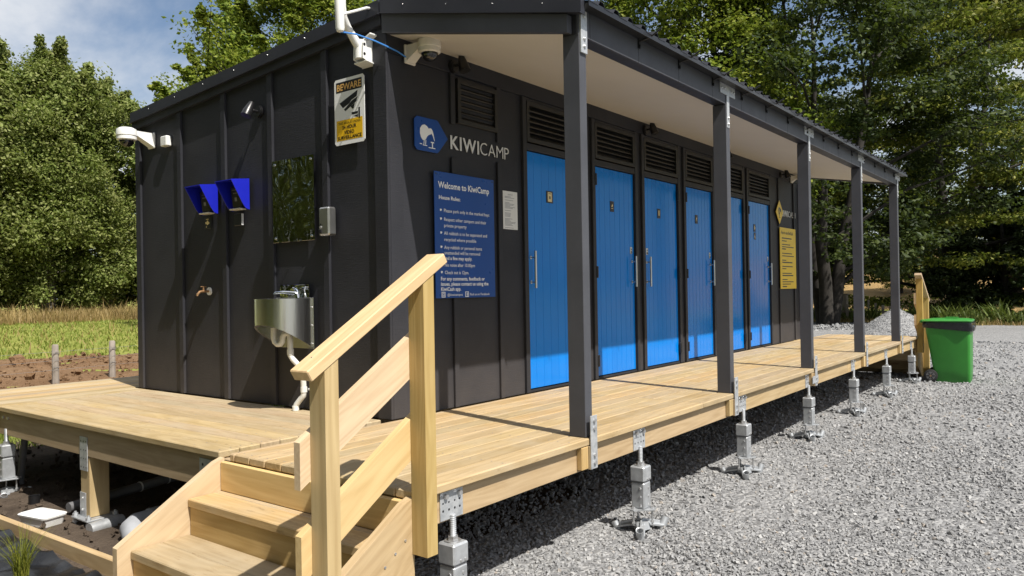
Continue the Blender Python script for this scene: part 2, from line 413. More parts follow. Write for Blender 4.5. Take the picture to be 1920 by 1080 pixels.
# ------------------------------------------------------------------ ground
def hgt(x, y):
    z = -.72 + .0118 * min(max(0.0, y), 60)
    return z
def sheet(name, mat, xs, ys, lift, amp=0, sc=1.0, mask=None, kind='structure', edge=0):
    vs = []; fs = []; nx, ny = len(xs), len(ys)
    for j, y in enumerate(ys):
        for i, x in enumerate(xs):
            z = hgt(x, y) + lift
            if amp: z += amp * (mnoise.fractal(Vector((x * sc, y * sc, 3.3)), 1.0, 2.0, 4))
            xx, yy = x, y
            if edge and (j in (0, ny - 1)): yy += edge * mnoise.noise(Vector((x * .9, y, 1)))
            if edge and (i in (0, nx - 1)): xx += edge * mnoise.noise(Vector((x, y * .9, 5)))
            vs.append((xx, yy, z))
    for j in range(ny - 1):
        for i in range(nx - 1): fs.append((j * nx + i, j * nx + i + 1, (j + 1) * nx + i + 1, (j + 1) * nx + i))
    me = bpy.data.meshes.new(name); me.from_pydata(vs, [], fs); me.materials.append(MATS[mat]); me.polygons.foreach_set('use_smooth', [True] * len(fs))
    o = link(bpy.data.objects.new(name, me)); tag(o, kind=kind); return o
def lin(a, b, s): return list(np.arange(a, b + s * .5, s))
sheet('ground', 'grass_field', [-400, -200, -100, -60, -40, -25, -12, -6, 0, 8, 16, 25, 33, 45, 60, 100, 200, 420], [-400, -200, -100, -60, -30, -12, -4, 0, 5, 10, 20, 30, 40, 50, 60, 80, 120, 200, 420], -.03)
sheet('gravel_yard', 'gravel', lin(-9, 29.8, .6), lin(-45, -.35, .6), .0, .012, 1.3, edge=.3)
sheet('gravel_margin', 'gravel', lin(1.6, 12.1, .5), lin(-.6, 1.5, .5), -.006, .012, 1.3, edge=.3)
sheet('gravel_track', 'gravel', lin(12.0, 29.6, .65), lin(-.7, 6.2, .6), -.010, .02, 1.1, edge=.6)
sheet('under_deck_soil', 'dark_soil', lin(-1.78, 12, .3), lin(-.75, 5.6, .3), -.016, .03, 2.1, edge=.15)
sheet('soil_strip', 'soil', lin(-24, 30, .45), lin(7.6, 15.4, .45), .0, .10, .8, edge=.6)
def hill():
    vs = []; fs = []; n = 40; m = 26
    for j in range(m + 1):
        for i in range(n + 1):
            x = 44 + 70 * j / m; y = -30 + 90 * i / n
            z = -.76 + 5.2 * (1 - math.cos(math.pi * min(1, (x - 44) / 52))) / 2 + 1.2 * mnoise.noise(Vector((x * .05, y * .05, 0))) * min(1, (x - 44) / 12)
            vs.append((x, y, z))
    for j in range(m):
        for i in range(n): fs.append((j * (n + 1) + i, j * (n + 1) + i + 1, (j + 1) * (n + 1) + i + 1, (j + 1) * (n + 1) + i))
    me = bpy.data.meshes.new('hillside'); me.from_pydata(vs, [], fs); me.materials.append(MATS['far_hill']); me.polygons.foreach_set('use_smooth', [True] * len(fs))
    tag(link(bpy.data.objects.new('hillside', me)), kind='structure')
hill()
def np_mesh(name, V, F, mat, smooth=False):
    me = bpy.data.meshes.new(name); nv, nf, k = len(V), len(F), F.shape[1]
    me.vertices.add(nv); me.vertices.foreach_set('co', V.astype(np.float32).ravel())
    me.loops.add(nf * k); me.loops.foreach_set('vertex_index', F.astype(np.int32).ravel())
    me.polygons.add(nf); me.polygons.foreach_set('loop_start', np.arange(0, nf * k, k, dtype=np.int32))
    me.update(calc_edges=True); me.materials.append(MATS[mat])
    me.polygons.foreach_set('use_smooth', [smooth] * nf)
    return me
def stones(name, P, S, mat='stone', parent=None):
    base = np.array([(-1, -1, -.7), (1, -1, -.7), (1, 1, -.7), (-1, 1, -.7), (-1, -1, .7), (1, -1, .7), (1, 1, .7), (-1, 1, .7)], float) * .55
    F0 = np.array([(0, 3, 2, 1), (4, 5, 6, 7), (0, 1, 5, 4), (1, 2, 6, 5), (2, 3, 7, 6), (3, 0, 4, 7)])
    F0 = np.array([(q[0], q[1], q[2]) for q in F0] + [(q[0], q[2], q[3]) for q in F0])
    n = len(P); V = base[None] * (1 + NR.uniform(-.45, .45, (n, 8, 3))) * NR.uniform(.65, 1.25, (n, 1, 3))
    q = NR.normal(size=(n, 4)); q /= np.linalg.norm(q, axis=1, keepdims=True); w, x, y, z = q.T
    Rm = np.stack([1 - 2 * (y * y + z * z), 2 * (x * y - w * z), 2 * (x * z + w * y), 2 * (x * y + w * z), 1 - 2 * (x * x + z * z), 2 * (y * z - w * x), 2 * (x * z - w * y), 2 * (y * z + w * x), 1 - 2 * (x * x + y * y)], 1).reshape(n, 3, 3)
    V = np.einsum('nij,nvj->nvi', Rm, V) * S[:, None, None] + P[:, None, :]
    Fa = (F0[None] + (np.arange(n) * 8)[:, None, None]).reshape(-1, 3)
    return link(bpy.data.objects.new(name, np_mesh(name, V.reshape(-1, 3), Fa, mat)), parent)
def gravel_scatter():
    P = []; S = []
    for d0, d1, dens, s in ((1.2, 3.2, 3000, .0088), (3.2, 5.5, 2000, .0100), (5.5, 9, 900, .0125), (9, 15, 300, .017), (15, 24, 80, .024)):
        a0, a1 = R(-16), R(44); area = (a1 - a0) / 2 * (d1 ** 2 - d0 ** 2); n = int(area * dens)
        d = np.sqrt(NR.uniform(d0 ** 2, d1 ** 2, n)); a = NR.uniform(a0, a1, n)
        x = -3.62 + d * np.cos(a); y = -3.83 + d * np.sin(a)
        ok = (y < -.15 + .35 * np.sin(x * 3.1) * np.sin(x * 1.3 + 2)) | ((x > 1.6) & (y < 1.4)); x, y = x[ok], y[ok]; sz = s * np.clip(np.exp(NR.normal(0, .36, len(x))), .4, 1.9)
        P.append(np.stack([x, y, np.full(len(x), -.72) + sz * .25], 1)); S.append(sz)
    o = stones('gravel_stones', np.concatenate(P), np.concatenate(S)); tag(o, 'grey crushed gravel stones spread over the yard', 'gravel', kind='stuff')
gravel_scatter()
def clods():
    n = 5200; x = NR.uniform(-8, 14, n); y = NR.uniform(7.9, 15.2, n); s = .028 * np.exp(NR.normal(0, .55, n))
    z = np.array([hgt(a, b) + .10 * mnoise.fractal(Vector((a * .8, b * .8, 3.3)), 1.0, 2.0, 4) for a, b in zip(x, y)]) + s * .2
    o = stones('soil_rubble', np.stack([x, y, z], 1), s, 'soil'); tag(o, 'brown clods lying on the strip of bare soil', 'soil', kind='stuff')
    n = 1100; x = NR.uniform(-1.52, 1.5, n); y = NR.uniform(.1, 5.2, n); s = .018 * np.exp(NR.normal(0, .5, n))
    z = np.full(n, -.715) + .0118 * y + s * .2
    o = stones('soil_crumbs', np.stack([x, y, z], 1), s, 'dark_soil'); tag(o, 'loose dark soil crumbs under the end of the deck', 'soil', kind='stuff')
clods()
def blades(name, n, xr, yr, hmean, wd, mat, label, cat, lean=.35, cond=None, parent=None, dens=None):
    x = NR.uniform(*xr, n); y = NR.uniform(*yr, n)
    if cond is not None:
        ok = cond(x, y); x, y = x[ok], y[ok]
    n = len(x); z = -.735 + .0118 * np.clip(y, 0, 60)
    h = hmean * np.exp(NR.normal(0, .35, n)); a = NR.uniform(0, 2 * np.pi, n); w = wd * NR.uniform(.6, 1.4, n)
    px = np.cos(a) * w; py = np.sin(a) * w; lx = NR.normal(0, lean, n) * h; ly = NR.normal(0, lean, n) * h
    V = np.stack([np.stack([x - px, y - py, z], 1), np.stack([x + px, y + py, z], 1), np.stack([x + lx * .4 + px * .6, y + ly * .4 + py * .6, z + h * .6], 1), np.stack([x + lx, y + ly, z + h], 1), np.stack([x + lx * .4 - px * .6, y + ly * .4 - py * .6, z + h * .6], 1)], 1)
    k = np.arange(n)[:, None] * 5
    F = np.concatenate([k + np.array([[0, 1, 2]]), k + np.array([[0, 2, 4]]), k + np.array([[4, 2, 3]])])
    o = link(bpy.data.objects.new(name, np_mesh(name, V.reshape(-1, 3), F, mat)), parent)
    return tag(o, label, cat, kind='stuff')
inview = lambda x, y: (x > -5 + .25 * (y - 4)) & (x < 6 + .75 * (y - 4))
blades('grass', 46000, (-6, 45), (15.1, 41), .085, .022, 'blade_green', 'short green grass of the field beyond the soil strip', 'grass', .5, inview)
blades('dry_grass', 46000, (0, 45), (35, 43.5), .42, .018, 'blade_dry', 'tall straw-coloured dry grass along the foot of the trees', 'grass', .3, inview)
blades('straw_tufts', 2500, (-6, 45), (15.3, 34), .2, .015, 'blade_dry', 'thin scattered straw in the green field', 'grass', .45, inview)
blades('lawn_grass', 26000, (-6, 8), (4.9, 8.2), .10, .006, 'blade_green', 'strip of green grass behind the deck', 'grass', .5)

# ------------------------------------------------------------------ building
B = thing('amenities_building', 'black board and batten toilet block with blue doors and a lean-to porch roof', 'building')
L = 9.11; D = 3.415
DOORS = [(1.58, 2.38, 'L'), (2.68, 3.466, 'R'), (3.68, 4.49, 'L'), (4.705, 5.482, 'R'), (5.708, 6.52, 'L'), (6.72, 7.58, 'R')]
ZT, ZB, LZ0, LZ1 = 2.05, .03, 2.125, 2.47
T1 = lambda y: 2.855 - .0695 * y           # main roof line (towards the back)
T2 = lambda y: 2.855 + .207 * y            # porch roof line (y negative)
EXS = lambda y: -.104 * y                   # the porch end runs slightly inwards to the post
def walls():
    # front wall panels between the openings; the wall is 0.1 thick, its face at y = 0
    xs = [0.0] + [q for d in DOORS for q in d[:2]] + [L]
    for i in range(0, len(xs), 2):
        MB().box(xs[i], xs[i + 1], 0, .1, .004, 2.50).build('wall_panel', 'cladding', B)
    for x0, x1, s in DOORS: MB().box(x0, x1, .05, .1, ZT + .03, 2.5).build('wall_panel', 'cladding', B)
    MB().box(0, L, -.012, .1, 2.503, 2.84, .004).build('header_board', 'cladding', B)
    m = MB(); m.prism([(0.1, .004), (D, .004), (D, T1(D) - .05), (.1, T1(.1) - .05)], (0, 0, 0), (0, 1, 0), (0, 0, 1), (1, 0, 0), .1); m.build('wall_panel', 'cladding', B)
    m = MB(); m.prism([(0.1, .004), (D, .004), (D, T1(D) - .05), (.1, T1(.1) - .05)], (L - .1, 0, 0), (0, 1, 0), (0, 0, 1), (1, 0, 0), .1); m.build('wall_panel', 'cladding', B)
    MB().box(.1, L - .1, D - .1, D, .004, T1(D) - .06).build('wall_panel', 'cladding', B)
    # corner boards
    MB().box(-.022, 0, -.022, .109, .004, 2.66, .003).build('corner_board', 'cladding', B)
    MB().box(.001, .125, -.022, -.001, .004, 2.50, .003).build('corner_board', 'cladding', B)
    MB().box(-.022, 0, D - .07, D + .02, .004, T1(D) - .13, .003).build('corner_board', 'cladding', B)
    MB().box(L - .1, L + .02, -.022, -.001, .004, 2.50, .003).build('corner_board', 'cladding', B)
    MB().box(L + .0005, L + .022, -.02, .1, .004, 2.60, .003).build('corner_board', 'cladding', B)
    for y in (.60, 1.265, 1.915, 2.61):
        MB().box(-.024, 0, y + .005, y + .068, .004, T1(y) - .16, .003).build('batten', 'cladding', B)
    for x, z0, z1 in ((.655, .004, .822), (.655, 1.748, 1.87), (.655, 2.12, 2.50), (1.205, .004, 1.90), (1.205, 2.06, 2.50), (7.80 + .2, .004, .81), (8.0, 1.77, 2.50), (8.72, .004, 2.50)):
        MB().box(x - .024, x + .024, -.022, -.0005, z0, z1, .003).build('batten', 'cladding', B)
    # door frames: two jamb boards beside each opening, a head board
    for x0, x1, s in DOORS:
        m = MB(); m.box(x0 - .058, x0 - .004, -.026, .048, .004, 2.495, .003); m.box(x1 + .004, x1 + .058, -.026, .048, .004, 2.495, .003)
        m.box(x0 - .004, x1 + .004, -.022, .048, ZT + .006, LZ0 - .012, .003); m.box(x0 - .004, x1 + .004, -.020, .048, LZ1 + .004, 2.495, .003)
        m.box(x0 - .004, x1 + .004, -.012, .06, .005, .022)
        m.build('door_frame', 'black_paint', B)
walls()
def icon_poly(kind):
    if kind == 'shower': return [[(-.6, -.2), (.1, .55), (.55, .1), (.0, -.35)], [(-.7, -.75), (.6, -.75), (.6, -.62), (-.7, -.62)]]
    if kind == 'wc': return [[(-.55, -.8), (-.15, -.8), (-.15, .8), (-.55, .8)], [(.15, -.8), (.55, -.8), (.55, .8), (.15, .8)]]
    if kind == 'wash': return [[(-.6, .45), (.6, .45), (.6, .8), (-.6, .8)], [(-.5, -.7), (.5, -.7), (.5, .15), (.2, .35), (-.2, .35), (-.5, .15)]]
    return [[(-.8, -.8), (-.5, -.8), (-.5, .7), (-.8, .7)], [(-.35, -.8), (-.05, -.8), (-.05, .7), (-.35, .7)], [(.15, -.4), (.5, .5), (.85, .1), (.5, -.7)]]
def louvre(x0, x1, z0, z1, label=None, nslat=6):
    m = MB(); f = .035
    m.box(x0, x1, -.028, .03, z0, z0 + f, .002); m.box(x0, x1, -.028, .03, z1 - f, z1, .002)
    m.box(x0, x0 + f, -.026, .03, z0 + f, z1 - f); m.box(x1 - f, x1, -.026, .03, z0 + f, z1 - f)
    o = m.build('louvre_vent', 'louvre_paint', B)
    n = nslat; h = (z1 - z0 - 2 * f) / n
    rot = Matrix.Rotation(R(-42), 3, 'X')
    for k in range(n):
        c = ((x0 + x1) / 2, .004, z0 + f + h * (k + .5))
        q = MB(); q.obox(c, (x1 - x0 - 2 * f - .004, .052, .009), Matrix.Rotation(R(48), 3, 'X')); q.build('slat', 'louvre_paint', o)
    return o
DL = ['blue plank door nearest the house-rules sign', 'blue plank door with hinges on the post side and a shower sign', 'blue plank door with a two-figure sign', 'blue plank door with a shower sign in the middle of the row', 'blue plank door mostly hidden by a porch post', 'blue plank door with wheelchair and shower signs by the yellow board']
for i, (x0, x1, side) in enumerate(DOORS):
    m = MB(); m.box(x0 + .004, x1 - .004, .024, .046, ZB, ZT); d = m.build('door', 'door_blue', B); d['label'] = DL[i]
    n = 8 if i else 7; w = (x1 - x0 - .008) / n
    for k in range(n):
        a = x0 + .004 + k * w
        q = MB(); q.obox((a + w / 2, .012, (ZT + ZB) / 2), (w - .0012, .024, ZT - ZB), None, .0035); q.build('plank', 'door_blue', d, smooth=0)
    hx = x0 + .055 if side == 'L' else x1 - .055
    m = MB(); m.use('brushed_steel'); m.cyl((hx, -.052, .885), (hx, -.052, 1.20), .0105, 12)
    for z in (.935, 1.145): m.cyl((hx, .0, z), (hx, -.052, z), .007, 10); m.cyl((hx, 0, z), (hx, -.006, z), .014, 12)
    m.build('handle', None, d)
    if i:
        lx = hx - (.045 if side == 'R' else -.045) * .3
        m = MB(); m.use('brushed_steel'); m.box(lx - .022, lx + .022, -.004, 0, 1.225, 1.295, .002); m.use('ink_black'); m.box(lx - .012, lx + .012, -.0055, -.0042, 1.245, 1.255); m.box(lx - .009, lx + .009, -.0055, -.0042, 1.265, 1.278); m.cyl((lx, -.003, 1.235), (lx, -.012, 1.235), .006, 8)
        m.build('lock_plate', None, d)
    hxx = x1 + .0 if side == 'L' else x0
    for z in (.18, 1.03, 1.92):
        m = MB(); m.box(hxx - .016, hxx + .016, -.032, -.0005 if False else -.012, z - .055, z + .055, .002); m.cyl((hxx, -.03, z - .055), (hxx, -.03, z + .055), .008, 8); m.build('hinge', 'black_plastic', d)
    kind = ['wash', 'shower', 'wc', 'shower', 'wc', 'multi'][i]
    cx = [1.93, 3.02, 4.04, 5.03, 6.1, 6.99][i]; zc = 1.685; hw = .036 if i else .05; hh = .052
    def icon(zc, kind, hw=hw):
        m = MB(); m.use('ink_black'); m.box(cx - hw, cx + hw, -.005, -.0005, zc - hh, zc + hh, .0015)
        if kind == 'wash':
            m.use('icon_cream'); m.box(cx - hw * .62, cx + hw * .62, -.0062, -.0052, zc - hh * .8, zc + hh * .8); m.use('ink_black')
            m.prism([(p * hw * .35, q * hh * .5) for p, q in icon_poly('wash')[1]], (cx, -.0065, zc), FX, FY, (0, -1, 0), .0006); m.box(cx - hw * .4, cx + hw * .4, -.007, -.0064, zc + hh * .5, zc + hh * .6)
        else:
            m.use('icon_cream')
            for p in icon_poly(kind): m.prism([(u * hw * .75, v * hh * .7 + hh * .12) for u, v in p], (cx, -.0052, zc), FX, FY, (0, -1, 0), .0008)
        m.build('door_sign', None, d)
    icon(zc, kind)
    if kind == 'multi':
        m = MB(); m.use('ink_black'); m.box(cx - .025, cx + .04, -.005, -.0005, 1.525, 1.62, .0015); m.use('sign_white')
        pts = [(cx + .006 + .018 * math.cos(a), -.0058, 1.56 + .018 * math.sin(a)) for a in np.linspace(R(100), R(380), 12)]; m.tube(pts, .0025, 5); m.box(cx + .0, cx + .005, -.0062, -.0052, 1.57, 1.605); m.box(cx, cx + .018, -.0062, -.0052, 1.565, 1.571)
        m.build('door_sign', None, d)
    louvre(x0 + .002, x1 - .002, LZ0, LZ1)
louvre(.705, 1.185, 2.135, 2.475, None, 6)
# roof
def roofing():
    def corr(name, y0, z0, y1, z1, xa, xb):
        prof = []; p = .19; x = xa
        while x < xb:
            for dx, dz in ((0, 0), (.105, 0), (.128, .030), (.165, .030)):
                if x + dx < xb: prof.append((x + dx, dz))
            x += p
        prof.append((xb, 0)); n = len(prof); vs = []
        for yy, zz in ((y0, z0), (y1, z1)):
            for lay in (0, -.003):
                sk = EXS(yy) if yy < 0 else 0
                for (a, dz) in prof: vs.append((a + sk * max(0, 1 - (a - xa) / 2), yy, zz + dz + lay))
        fs = []
        for i in range(n - 1):
            fs.append((i, i + 1, 2 * n + i + 1, 2 * n + i)); fs.append((n + i, 3 * n + i, 3 * n + i + 1, n + i + 1))
            fs.append((i, n + i, n + i + 1, i + 1)); fs.append((2 * n + i, 2 * n + i + 1, 3 * n + i + 1, 3 * n + i))
        m = MB(); m.add(vs, fs); return m.build(name, 'flashing_steel', B)
    corr('roof_sheet', .02, T1(0) - .035, D + .06, T1(D) - .035, -.015, L + .12)
    corr('roof_sheet', -1.535, T2(-1.535) - .008, .02, T2(0) - .026, -.015, L + .25)
    m = MB(); m.box(.06, L + .2, -.12, .14, 2.832, 2.846); m.build('ridge_cap', 'flashing_steel', B)
    # end-wall rake flashing and fascia
    def rake(name, y0, y1, top, bot0, bot1, xo, th, mat, skew=False):
        f = EXS if skew else (lambda y: 0)
        vs = []
        for y in (y0, y1):
            for x in (xo, xo + th):
                for z in (bot0 if y == y0 else bot1, top(y)): vs.append((x + f(y), y, z))
        m = MB(); m.add(vs, [(0, 1, 3, 2), (4, 6, 7, 5), (0, 2, 6, 4), (1, 5, 7, 3), (0, 4, 5, 1), (2, 3, 7, 6)]); return m
    a, b = .012, D + .045
    m = rake('', a, b, lambda y: T1(y), T1(a) - .09, T1(b) - .09, -.052, .045, '')
    m.use('flashing_steel'); m.mi = [0] * len(m.f)
    vs = rake('', a, b, lambda y: T1(y) - .0905, T1(a) - .098, T1(b) - .098, -.060, .053, ''); m.add(vs.v, vs.f)
    m.use('bolt_steel')
    for y in np.arange(.35, D, .46): m.ell((-.053, y, T1(y) - .035), (.003, .0045, .0045), 8, 4)
    m.build('rake_flashing', None, B)
    rake('', a, b, lambda y: T1(y) - .099, T1(a) - .165, T1(b) - .165, -.036, .03, '').build('fascia_board', 'black_paint', B)
    a, b = 0.0, -1.50
    m = rake('', a, b, lambda y: T2(y), T2(a) - .09, T2(b) - .082, -.052, .045, '', True); m.use('flashing_steel'); m.mi = [0] * len(m.f)
    vs = rake('', a, b, lambda y: T2(y) - .0905 - .005 * y, T2(a) - .098, T2(b) - .089, -.060, .053, '', True); m.add(vs.v, vs.f)
    m.use('bolt_steel')
    for y in np.arange(-.2, -1.5, -.35): m.ell((-.053 + EXS(y), y, T2(y) - .035), (.002, .003, .003), 8, 4)
    m.build('rake_flashing', None, B)
    rake('', 0.0, -1.40, lambda y: T2(y) - .094, 2.632, 2.366, -.036, .05, '', True).build('porch_end_beam', 'grey_steel_paint', B)
    m = rake('', -.02, -1.33, lambda y: T2(y) - .1, 2.62, 2.372, L + .0, .05, ''); m.build('porch_end_beam', 'grey_steel_paint', B)
    # soffit: slopes from the wall to the front beam
    m = MB(); y0, y1 = -.013, -1.335; zz = lambda y: 2.632 + (2.392 - 2.632) * (y / -1.40)
    vs = [(.03 + EXS(y), y, zz(y) + q) for y in (y0, y1) for q in (0, .012)] + [(L + .02, y, zz(y) + q) for y in (y0, y1) for q in (0, .012)]
    m.add(vs, [(0, 4, 6, 2), (1, 3, 7, 5), (0, 1, 5, 4), (2, 6, 7, 3), (0, 2, 3, 1), (4, 5, 7, 6)]); m.build('soffit', 'soffit_board', B)
    # front beam: steel-clad cover panels with open seams, each seam carrying an empty gutter bracket
    xa, xb = .165, 9.20
    MB().box(xa, xb, -1.425, -1.335, 2.362, 2.545).build('porch_beam', 'black_paint', B)
    seams = [.30 + .61 * k for k in range(15)]; edges = [xa] + seams + [xb]
    for e0, e1 in zip(edges[:-1], edges[1:]): MB().box(e0 + .002, e1 - .002, -1.440, -1.4255, 2.36, 2.535, .0015).build('beam_panel', 'grey_steel_paint', B)
    for s_ in seams[1:]:
        m = MB(); m.box(s_ - .012, s_ + .012, -1.449, -1.4405, 2.455, 2.53); m.tube([(s_, -1.449, 2.50), (s_ + .01, -1.52, 2.515), (s_ + .012, -1.60, 2.555)], .006, 6); m.box(s_ - .008, s_ + .008, -1.458, -1.449, 2.45, 2.475)
        m.build('gutter_bracket', 'black_plastic', B)
    m = MB(); m.box(.14, L + .25, -1.528, -1.450, 2.513, 2.519); m.box(.14, L + .25, -1.5325, -1.5285, 2.500, 2.533); m.build('eaves_strip', 'black_plastic', B)
roofing()
# porch posts
for i in range(5):
    x0 = .170 + 2.2192 * i; x1 = x0 + .075
    m = MB(); m.box(x0, x1, -1.4435, -1.329, -.175 if False else .0015, 2.359 if i else 2.50, .003); p = m.build('porch_post', 'grey_steel_paint', B)
    q = MB(); q.use('nail_plate'); xc = (x0 + x1) / 2
    if i == 0:
        q.box(x0 + .004, x1 - .004, -1.4565, -1.4445, 2.255, 2.505, .001); bl = [(xc, 2.47), (xc, 2.34), (xc, 2.295)]
    else:
        q.box(xc - .026, xc + .026, -1.4475, -1.4438, 2.17, 2.43); q.box(xc - .155, xc + .155, -1.4475, -1.4405, 2.432, 2.515)
        bl = [(xc - .125, 2.475), (xc - .075, 2.475), (xc + .075, 2.475), (xc + .125, 2.475), (xc, 2.25), (xc, 2.20)]
    q.use('bolt_steel')
    for bx, bz in bl: q.cyl((bx, -1.444, bz), (bx, -1.4635 if i == 0 else -1.4545, bz), .0115, 8); q.ell((bx, -1.4635 if i == 0 else -1.4545, bz), (.008, .004, .008), 8, 4)
    q.build('head_plate', None, p)
    q = MB(); q.use('nail_plate'); q.box(x0 + .002, x1 - .002, -1.4775, -1.4715, -.18, .13, .001)
    if i == 2: q.box(x0 - .09, x1 + .035, -1.4765, -1.4725, -.15, -.075)
    q.use('bolt_steel')
    for bz in (.10, .055, -.10, -.145): q.cyl((xc, -1.472, bz), (xc, -1.489, bz), .0105, 8)
    q.build('foot_strap', None, p)
# downpipe at the far corner of the building
m = MB(); m.tube([(L - .05, -.075, .02), (L - .05, -.075, 2.35), (L - .02, -.04, 2.5)], .032, 12); m.build('downpipe', 'black_plastic', B)

# ------------------------------------------------------------------ deck
DK = thing('timber_deck', 'pale new pine deck of long boards wrapped round the black building', 'deck', (-1.24, -1.45, 0))
TH = .042
def deck():
    # porch boards run along x, 10 boards from the front edge to y = .07, butt-jointed
    n = 11; w = (.068 + 1.463) / n
    for k in range(n):
        y0 = -1.463 + k * w; y1 = y0 + w - .0035
        xe = [-1.245, 10.46]
        if y0 > -.02: xe = [-1.245, -.027]
        elif y1 > -.03: y1 = -.028
        cuts = [xe[0]] + sorted(xe[0] + (xe[1] - xe[0]) * t for t in ([.26 + .1 * (k % 3), .56 + .09 * ((k + 1) % 3), .80 + .05 * (k % 2)] if xe[1] > 1 else [])) + [xe[1]]
        for a, b in zip(cuts[:-1], cuts[1:]): board('deck_board', a + .0008, b - .0008, y0, y1, -TH + rng.uniform(-.001, .0), rng.uniform(-.0012, 0), 'deck_pine', DK, .006)
    # end boards run along y beside the end wall
    n = 9; w = (1.245 - .026) / n
    for k in range(n):
        x0 = -1.245 + k * w
        board('deck_board', x0, x0 + w - .0045, .072, 3.255, -TH, rng.uniform(-.0015, 0), 'deck_pine', DK, .006)
    n = 9; w = 1.31 / n
    for k in range(n):
        y0 = 3.26 + k * w
        board('deck_board', -1.6, 4.6 if y0 > D + .03 else -.03, y0, y0 + w - .0045, -TH, rng.uniform(-.0015, 0), 'deck_pine', DK, .006)
    # joists and bearers
    for a, b in ((-1.22, 2.38), (2.384, 6.1), (6.104, 10.43)): board('edge_joist', a, b, -1.425, -1.38, -.19, -TH - .003, 'frame_pine', DK)
    board('edge_joist', -1.222, -1.177, -1.376, -.02, -.23, -TH - .003, 'frame_pine', DK)
    board('edge_joist', -1.222, -1.177, -.016, 4.56, -.232, -TH - .003, 'frame_pine', DK)
    board('edge_joist', 10.385, 10.43, -1.376, -.03, -.19, -TH - .003, 'frame_pine', DK)
    board('edge_joist', -1.17, 4.58, 4.515, 4.56, -.232, -TH - .003, 'frame_pine', DK)
    for y in (-.9, -.3, .35, 1.4, 2.5, 3.38): board('joist', -1.17, 10.38 if y < 3.4 else 3, y, y + .045, -.19, -TH - .004, 'frame_pine', DK)
    for i in range(5):
        x0 = .170 + 2.2192 * i; board('post_block', x0 - .075, x0 - .003, -1.4615, -1.4265, -.175, -TH - .003, 'frame_pine', DK)
        board('post_block', x0 + .001, x0 + .074, -1.4705, -1.4265, -.182, -TH - .003, 'frame_pine', DK)
    m = MB()
    def dot(x, y): k = len(m.v); m.v += [(x + .0042 * math.cos(a * 1.0472), y + .0042 * math.sin(a * 1.0472), .0006) for a in range(6)]; m.f.append(tuple(range(k, k + 6))); m.mi.append(0)
    w = (.068 + 1.463) / 11
    for k in range(11):
        for x in np.arange(-1.2, 10.4, .60):
            for q in (.03, w - .035):
                y = -1.463 + k * w + q
                if y < -.04 or x < -.04: dot(x + rng.uniform(-.008, .008), y)
    w = (1.245 - .026) / 9
    for k in range(9):
        for y in (.12, .37, 1.42, 2.52, 3.22):
            for q in (.03, w - .035): dot(-1.245 + k * w + q, y + rng.uniform(-.006, .006))
    m.build('screws', 'ink_grey', DK, recalc=False, smooth=0)['kind'] = 'stuff'
    m = MB(); m.use('nail_plate'); m.box(-1.2285, -1.2225, .16, .305, -.20, -.065); m.use('ink_black')
    for y, z in ((.27, -.10), (.235, -.12), (.27, -.15), (.22, -.16)): m.cyl((-1.2285, y, z), (-1.2295, y, z), .009, 8)
    m.build('joist_hanger', None, DK)
deck()

